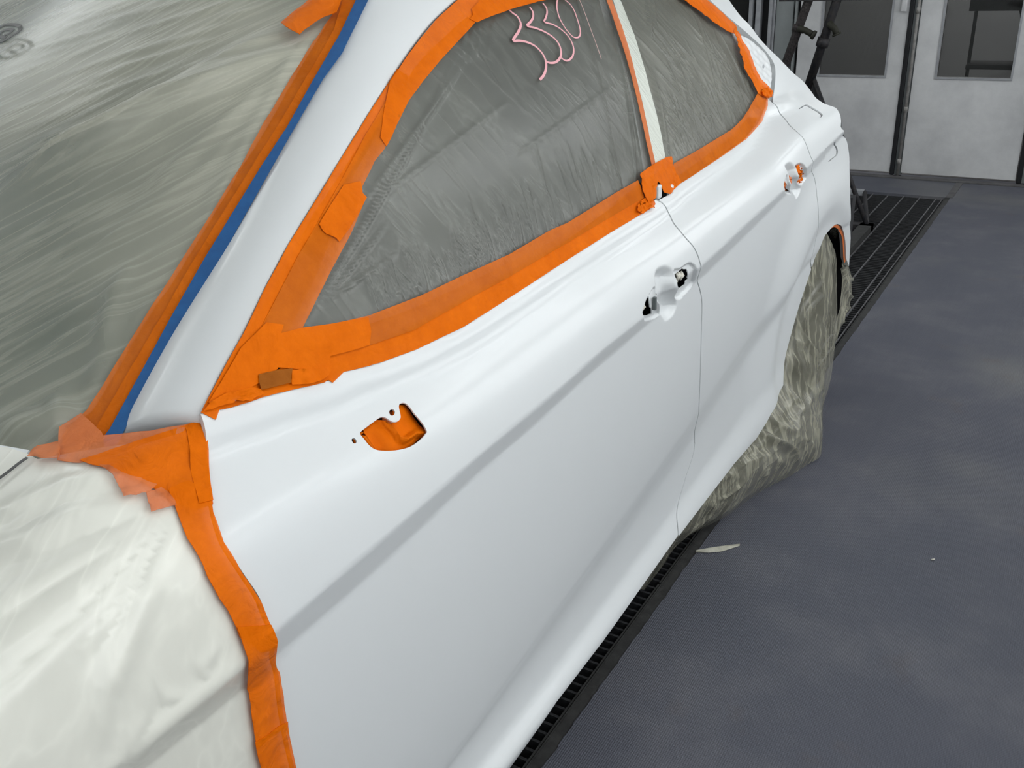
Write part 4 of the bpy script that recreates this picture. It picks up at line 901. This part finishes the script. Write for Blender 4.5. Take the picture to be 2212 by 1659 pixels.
CO('upper length of orange tape running down the front wing beside the door gap', [(360, 1070)]+F1L[:8]+[(548, 1402), (584, 1388)]+F1R[6:]+[(400, 1050)], .0095, 'tape', crump(.0010, 16, 60, 81))
CO('middle length of orange tape on the front wing where the crease crosses', F1L[6:12]+[(575, 1580), (602, 1565)]+F1R[2:7], .0106, 'tape', crump(.0011, 20, 70, 82))
CO('lowest length of orange tape on the front wing at the frame\'s bottom', [(534, 1595), (560, 1580), (585, 1560), (604, 1550), (608, 1580), (624, 1655), (640, 1760), (562, 1760), (548, 1653), (540, 1625)], .0118, 'tape', crump(.0010, 20, 60, 83))
o = strip('crumpled orange tape plugging the mirror opening in the front door', [(770, 930), (815, 898), (840, 905), (856, 905), (856, 868), (885, 866), (932, 935), (890, 975), (810, 985), (780, 960)], 'D', off=-.0125, dis=crump(.012, 24, 55, 95), st=(.004, .003))
strip('small orange tape piece behind the upper small hole above the mirror opening', [(836, 878), (860, 878), (860, 904), (836, 904)], 'D', off=-.012, mt='tape3', st=(.006, .006))
strip('orange tape stuffed behind the rear door handle\'s rear opening', [(1716, 360), (1742, 352), (1742, 395), (1720, 398)], 'D', off=-.010, dis=crump(.008, 90, 200, 92), st=(.004, .003))
strip('orange tape stuffed behind the rear door handle\'s front opening', [(1690, 380), (1712, 378), (1712, 420), (1690, 420)], 'D', off=-.010, mt='tape3', dis=crump(.006, 90, 200, 93), st=(.004, .003))
# --- front wing / bonnet film
hp = lambda px: hoodPx(px)
hl_ = []
for px, h in (([(368, 1108), (250, 1178), (100, 1258), (0, 1318), (-60, 1350)], .005), ([(370, 1110), (270, 1195), (120, 1330), (0, 1420), (-60, 1465)], .006), ([(372, 1112), (300, 1200), (180, 1340), (60, 1455), (-60, 1560)], .005),
              ([(374, 1118), (330, 1230), (270, 1380), (222, 1490), (178, 1700)], .0045), ([(330, 1100), (150, 1130), (60, 1180), (-40, 1200)], .006), ([(330, 1120), (200, 1220), (60, 1290), (-50, 1345)], .003),
              ([(372, 1115), (310, 1230), (230, 1330), (150, 1400), (0, 1560)], .003), ([(322, 1400), (326, 1470), (350, 1505), (432, 1510)], .0018), ([(320, 1440), (310, 1540), (265, 1630)], .002), ([(240, 1040), (150, 1060), (40, 1110), (-40, 1130)], .006),
              ([(300, 1360), (235, 1450), (205, 1560), (190, 1700)], .003), ([(220, 1050), (120, 1090), (0, 1165)], .004), ([(530, 1420), (440, 1490), (330, 1580), (250, 1680)], .003), ([(470, 1380), (430, 1440), (440, 1480)], .002)):
    hl_.append((hp(px), h))
for k in range(40):
    a = random.uniform(0, 1); L_ = random.uniform(120, 420); an = math.radians(random.uniform(135, 160)); st_ = random.uniform(70, 150)
    hl_.append((hp([(372+st_*math.cos(an), 1108+st_*math.sin(an)), (372+(st_+L_)*math.cos(an), 1108+(st_+L_)*math.sin(an))]), random.uniform(.0008, .0022)))
HF = [(85, 1000), (130, 998), (185, 1006), (250, 1018), (330, 1062), (385, 1092), (392, 1125), (410, 1174), (447, 1245), (490, 1316), (516, 1373), (532, 1437), (533, 1488), (548, 1600), (560, 1660)]
hfl = np.vstack([hp(HF), [(-.02+FEh[-1, 0]-.09, -.2), (.34, thlow+.3), (-.45, thlow+.3), (-.45, hood_hi-.12), (.28, hood_hi-.12)], hp([(-40, 968), (20, 974), (62, 988)])])
# folds live in (y, theta) space: widths there are angles, so scale
def hdisp(q):
    s_ = np.array([1, .45]); L2 = [(Q*s_, h*1.5) for Q, h in hl_]; return folds(L2, .0050, lambda r: .0035*vnoise(r[:, 0]*7, r[:, 1]*7, 17)+.0008*vnoise(r[:, 0]*40, r[:, 1]*40, 18), True)(q*s_)
o = patch('masking_film', hfl, S_hood, 1, M['film_hood'], None, step=(.0036, .0075), off=.004, flange=.0004, disp=hdisp)
tag(o, 'white plastic film draped over the front wing, folds fanning from the tape corner', 'plastic film', 'masking films on the car')
o = ribbon('bonnet_gap_shade', hp([(-30, 1080), (0, 1053), (30, 1030), (50, 1014), (66, 1003)]), S_hood, 1, .0042, .0085, M['black'], car)  # black ribbon laid above the film as the bonnet gap's shadow line
# --- rear wheel wrap
def at_x(u, v, x): d = ray(u, v); return CAM+d*(x-CAM[0])/d[0]
def at_z(u, v, z): d = ray(u, v); return CAM+d*(z-CAM[2])/d[2]
A_ = [(1380, 1275), (1425, 1210), (1464, 1158), (1525, 1077), (1586, 998), (1633, 944), (1662, 895), (1688, 832), (1704, 729), (1720, 672), (1736, 620), (1758, 556), (1777, 513), (1792, 500)]
B_ = [(1392, 1274), (1432, 1222), (1474, 1166), (1570, 1114), (1639, 1064), (1705, 1029), (1745, 1003), (1772, 985), (1776, 950), (1774, 893), (1792, 830), (1800, 779), (1808, 690), (1806, 585)]
def loft(Aq, Bq, n, m_, fun):
    Aq, Bq = smooth_loop(Aq, 8, False), smooth_loop(Bq, 8, False); k = np.linspace(0, len(Aq)-1, n); ii = np.arange(len(Aq))
    Aq = np.stack([np.interp(k, ii, Aq[:, c]) for c in range(3)], 1); Bq = np.stack([np.interp(k, ii, Bq[:, c]) for c in range(3)], 1)
    s_, t_ = np.meshgrid(np.linspace(0, 1, n), np.linspace(0, 1, m_), indexing='ij'); P = Aq[:, None]*(1-t_)[..., None]+Bq[:, None]*t_[..., None]
    P = P+fun(s_, t_); V = P.reshape(-1, 3); F_ = [(i*m_+j, (i+1)*m_+j, (i+1)*m_+j+1, i*m_+j+1) for i in range(n-1) for j in range(m_-1)]
    return V, F_
Aq = np.array([march(gT, *p)-np.array([.014, 0, 0]) for p in A_])
Bq = np.array([at_z(*p, .012) for p in B_[:8]]+[at_x(*p, x) for p, x in zip(B_[8:], (.975, .95, .935, .93, .93, .90))])
def wfun(s_, t_):
    e = (4*t_*(1-t_))**.7
    nx_ = .05*np.sin(np.pi*t_)*(.4+.6*s_)
    c = .024*ridged(s_*11, t_*2.2+s_*2, 3)+.012*ridged(s_*23+2, t_*3-s_*3, 7)+.005*vnoise(s_*40, t_*10, 9)+.003*ridged(s_*44, t_*12, 12)
    d = (nx_+c*e*.9*(1-t_**3))*np.clip(s_*3, .1, 1)*np.clip((1-s_)*4, .25, 1)
    return np.stack([d*.92, d*.12, .25*d], -1)
wr = empty('wheel_wrap', (.9, 2.7, 0), 'crumpled translucent film draped over the rear wheel down to the floor', 'plastic film', 'masking films on the car')
V, F_ = loft(Aq, Bq, 220, 100, wfun); mesh_obj('wrap_sheet', V, F_, M['film_wheel'], wr, True)
Cq = np.array([at_x(*p, .86) for p in [(1793, 500), (1806, 490), (1820, 500), (1826, 525), (1828, 559)]])
Dq = np.array([at_x(*p, .80) for p in [(1794, 520), (1800, 560), (1806, 556), (1812, 552), (1820, 562)]])
V, F_ = loft(Cq, Dq, 40, 20, lambda s_, t_: np.stack([.01*ridged(s_*8, t_*4, 5)]*3, -1)*np.array([1, 0, 0])); mesh_obj('wrap_top', V, F_, M['film_wheel'], wr, True)
Eq = np.array([at_x(*p, .90) for p in [(1813, 572), (1819, 600), (1815, 650), (1804, 685), (1797, 730)]])
Fq = np.array([at_x(*p, .89) for p in [(1829, 562), (1840, 606), (1836, 653), (1819, 694), (1806, 740)]])
V, F_ = loft(Eq, Fq, 50, 20, lambda s_, t_: np.stack([.012*ridged(s_*6, t_*3, 8)]*3, -1)*np.array([1, .3, 0])); mesh_obj('wrap_flap', V, F_, M['film_wheel'], wr, True)
# orange edging round the wheel arch and sill
def edging(label, px, wd, off=-.004, mt='tape3', nm='tape_strip'):
    o = ribbon(nm, sidePx(px), lambda p: S_side(p, False), 1, wd, off, M[mt]); tag(o, label, 'tape'); return o
edging('thin orange tape edging around the top of the rear wheel arch', [(1757, 568), (1764, 545), (1779, 515), (1790, 497), (1806, 488), (1818, 500), (1824, 522), (1826, 559), (1828, 566)], .010, -.004)
edging('thin orange tape edging down the front side of the rear wheel arch', [(1700, 770), (1708, 729), (1722, 675), (1738, 628), (1752, 585)], .006, -.005)
strip('short bright orange tape piece at the rear door\'s lower rear corner', [(1664, 888), (1676, 850), (1684, 862), (1680, 870), (1668, 890), (1664, 905)], 'D', off=-.006, st=(.006, .004))
strip('tiny orange tape bit peeking out under the front door sill', [(1262, 1438), (1292, 1400), (1294, 1404), (1288, 1414), (1264, 1444)], 'D', off=-.008, st=(.006, .004))

# ================================================================== STAND AND SMALL THINGS
sd = empty('parts_stand', (.25, 5.5, 0), 'dark steel parts stand with slanted struts behind the car\'s tail', 'stand')
Y5 = 5.5
def at_y(u, v, y): d = ray(u, v); return CAM+d*(y-CAM[1])/d[1]
for (a, b_, hdl, mt, ex) in (((1747, 0), (1700, 130), [(1727, 62), (1740, 66), (1760, 77)], 'standrust', 2.6), ((1808, 0), (1745, 190), [(1792, 52), (1803, 62), (1808, 76)], 'standblk', 1.0)):
    pa, pb = at_y(*a, Y5), at_y(*b_, Y5); top = pa+(pa-pb)*.6; bot = pa+(pb-pa)*(ex if ex > 1 else 1.02)
    MB().tube([top, pa, bot], .0245, 12).build('strut', M[mt], sd, True)
    MB().tube([pa+(pb-pa)*.42-np.array([0, .0, 0]), pa+(pb-pa)*.52], .034, 12).build('clamp', M[mt], sd, True)
    h = [at_y(*p, Y5-.03) for p in hdl]; o = MB().tube([h[0]+np.array([0, .03, 0]), h[0], h[1], h[2]], [.018, .018, .017, .017], 10).build('handle_bolt', M['brass'], sd, True)
    MB().tube([h[2]-(h[2]-h[1])*.25, h[2]], .024, 10).build('knob', M['brass'], o, True) if False else MB().tube([h[2]-(h[2]-h[1])*.25, h[2]], .024, 10).build('knob', M['brass'], sd, True)
tr = [at_y(*p, Y5) for p in ((1686, 1), (1900, -4))]
MB().box(tr[0][0], tr[1][0], Y5-.03, Y5+.05, tr[0][2]-.004, tr[0][2]+.05).build('top_rail', M['standblk'], sd)
p0, p1 = at_y(1757, 168, Y5), np.array([.572, 5.24, .02])
MB().tube([p0, p1], .013, 10).build('brace', M['standblk'], sd, True)
pl_ = [at_y(*p, Y5-.01) for p in ((1757, 168), (1766, 185), (1774, 212), (1772, 224), (1748, 196))]
V = [tuple(p) for p in pl_]+[tuple(p+np.array([0, .02, 0])) for p in pl_]; n_ = len(pl_)
mesh_obj('gusset_plate', V, [tuple(range(n_)), tuple(range(2*n_-1, n_-1, -1))]+[(i, (i+1) % n_, n_+(i+1) % n_, n_+i) for i in range(n_)], M['standblk'], sd, False)
MB().box(.535, .60, 4.5, 5.26, .0, .035).build('foot_bar', M['frame'], sd)
MB().box(-.9, -.84, 4.5, 5.26, .0, .035).build('foot_bar', M['frame'], sd)
MB().box(-.9, .60, 5.20, 5.26, .0, .035).build('cross_bar', M['standblk'], sd)
for v0 in (5.9, 5.65): MB().box(.05, .40, v0, v0+.05, .03, .06).build('step_plate', M['post'], sd)
MB().tube([(.40, 5.95, .045), (.572, 5.24, .02)], .012, 8).build('side_bar', M['standblk'], sd, True)
MB().tube([(.05, 5.95, .045), (-.6, 5.24, .02)], .012, 8).build('side_bar', M['standblk'], sd, True)
# scraps on the floor
def gpt(u, v, z=.004): return at_z(u, v, z)
top_ = [(1503, 1192), (1530, 1187), (1560, 1181), (1598, 1178)]; bot_ = [(1503, 1193), (1530, 1194), (1560, 1191), (1598, 1179)]
sv = [tuple(gpt(*p)) for p in top_]+[tuple(gpt(*p)) for p in bot_]+[tuple(gpt(*p)+np.array([0, 0, .006+.004*(i in (1, 2))])) for i, p in enumerate([((a[0]+b_[0])/2, (a[1]+b_[1])/2) for a, b_ in zip(top_, bot_)])]
sf = []
for i in range(3): sf += [(i, i+1, 8+i+1, 8+i), (8+i, 8+i+1, 4+i+1, 4+i), (4+i, 4+i+1, i+1, i)]
tag(mesh_obj('film_scrap', sv, sf, M['pale'], None, False), 'narrow torn scrap of pale plastic lying on the grey floor by the grate', 'scrap')
p = gpt(2015, 1210); tag(MB().tube([p+np.array([-.004, 0, 0]), p+np.array([.004, .003, .002])], .002, 6).build('paint_fleck', M['cord'], None, True), 'tiny pale fleck on the grey floor at the right', 'fleck')
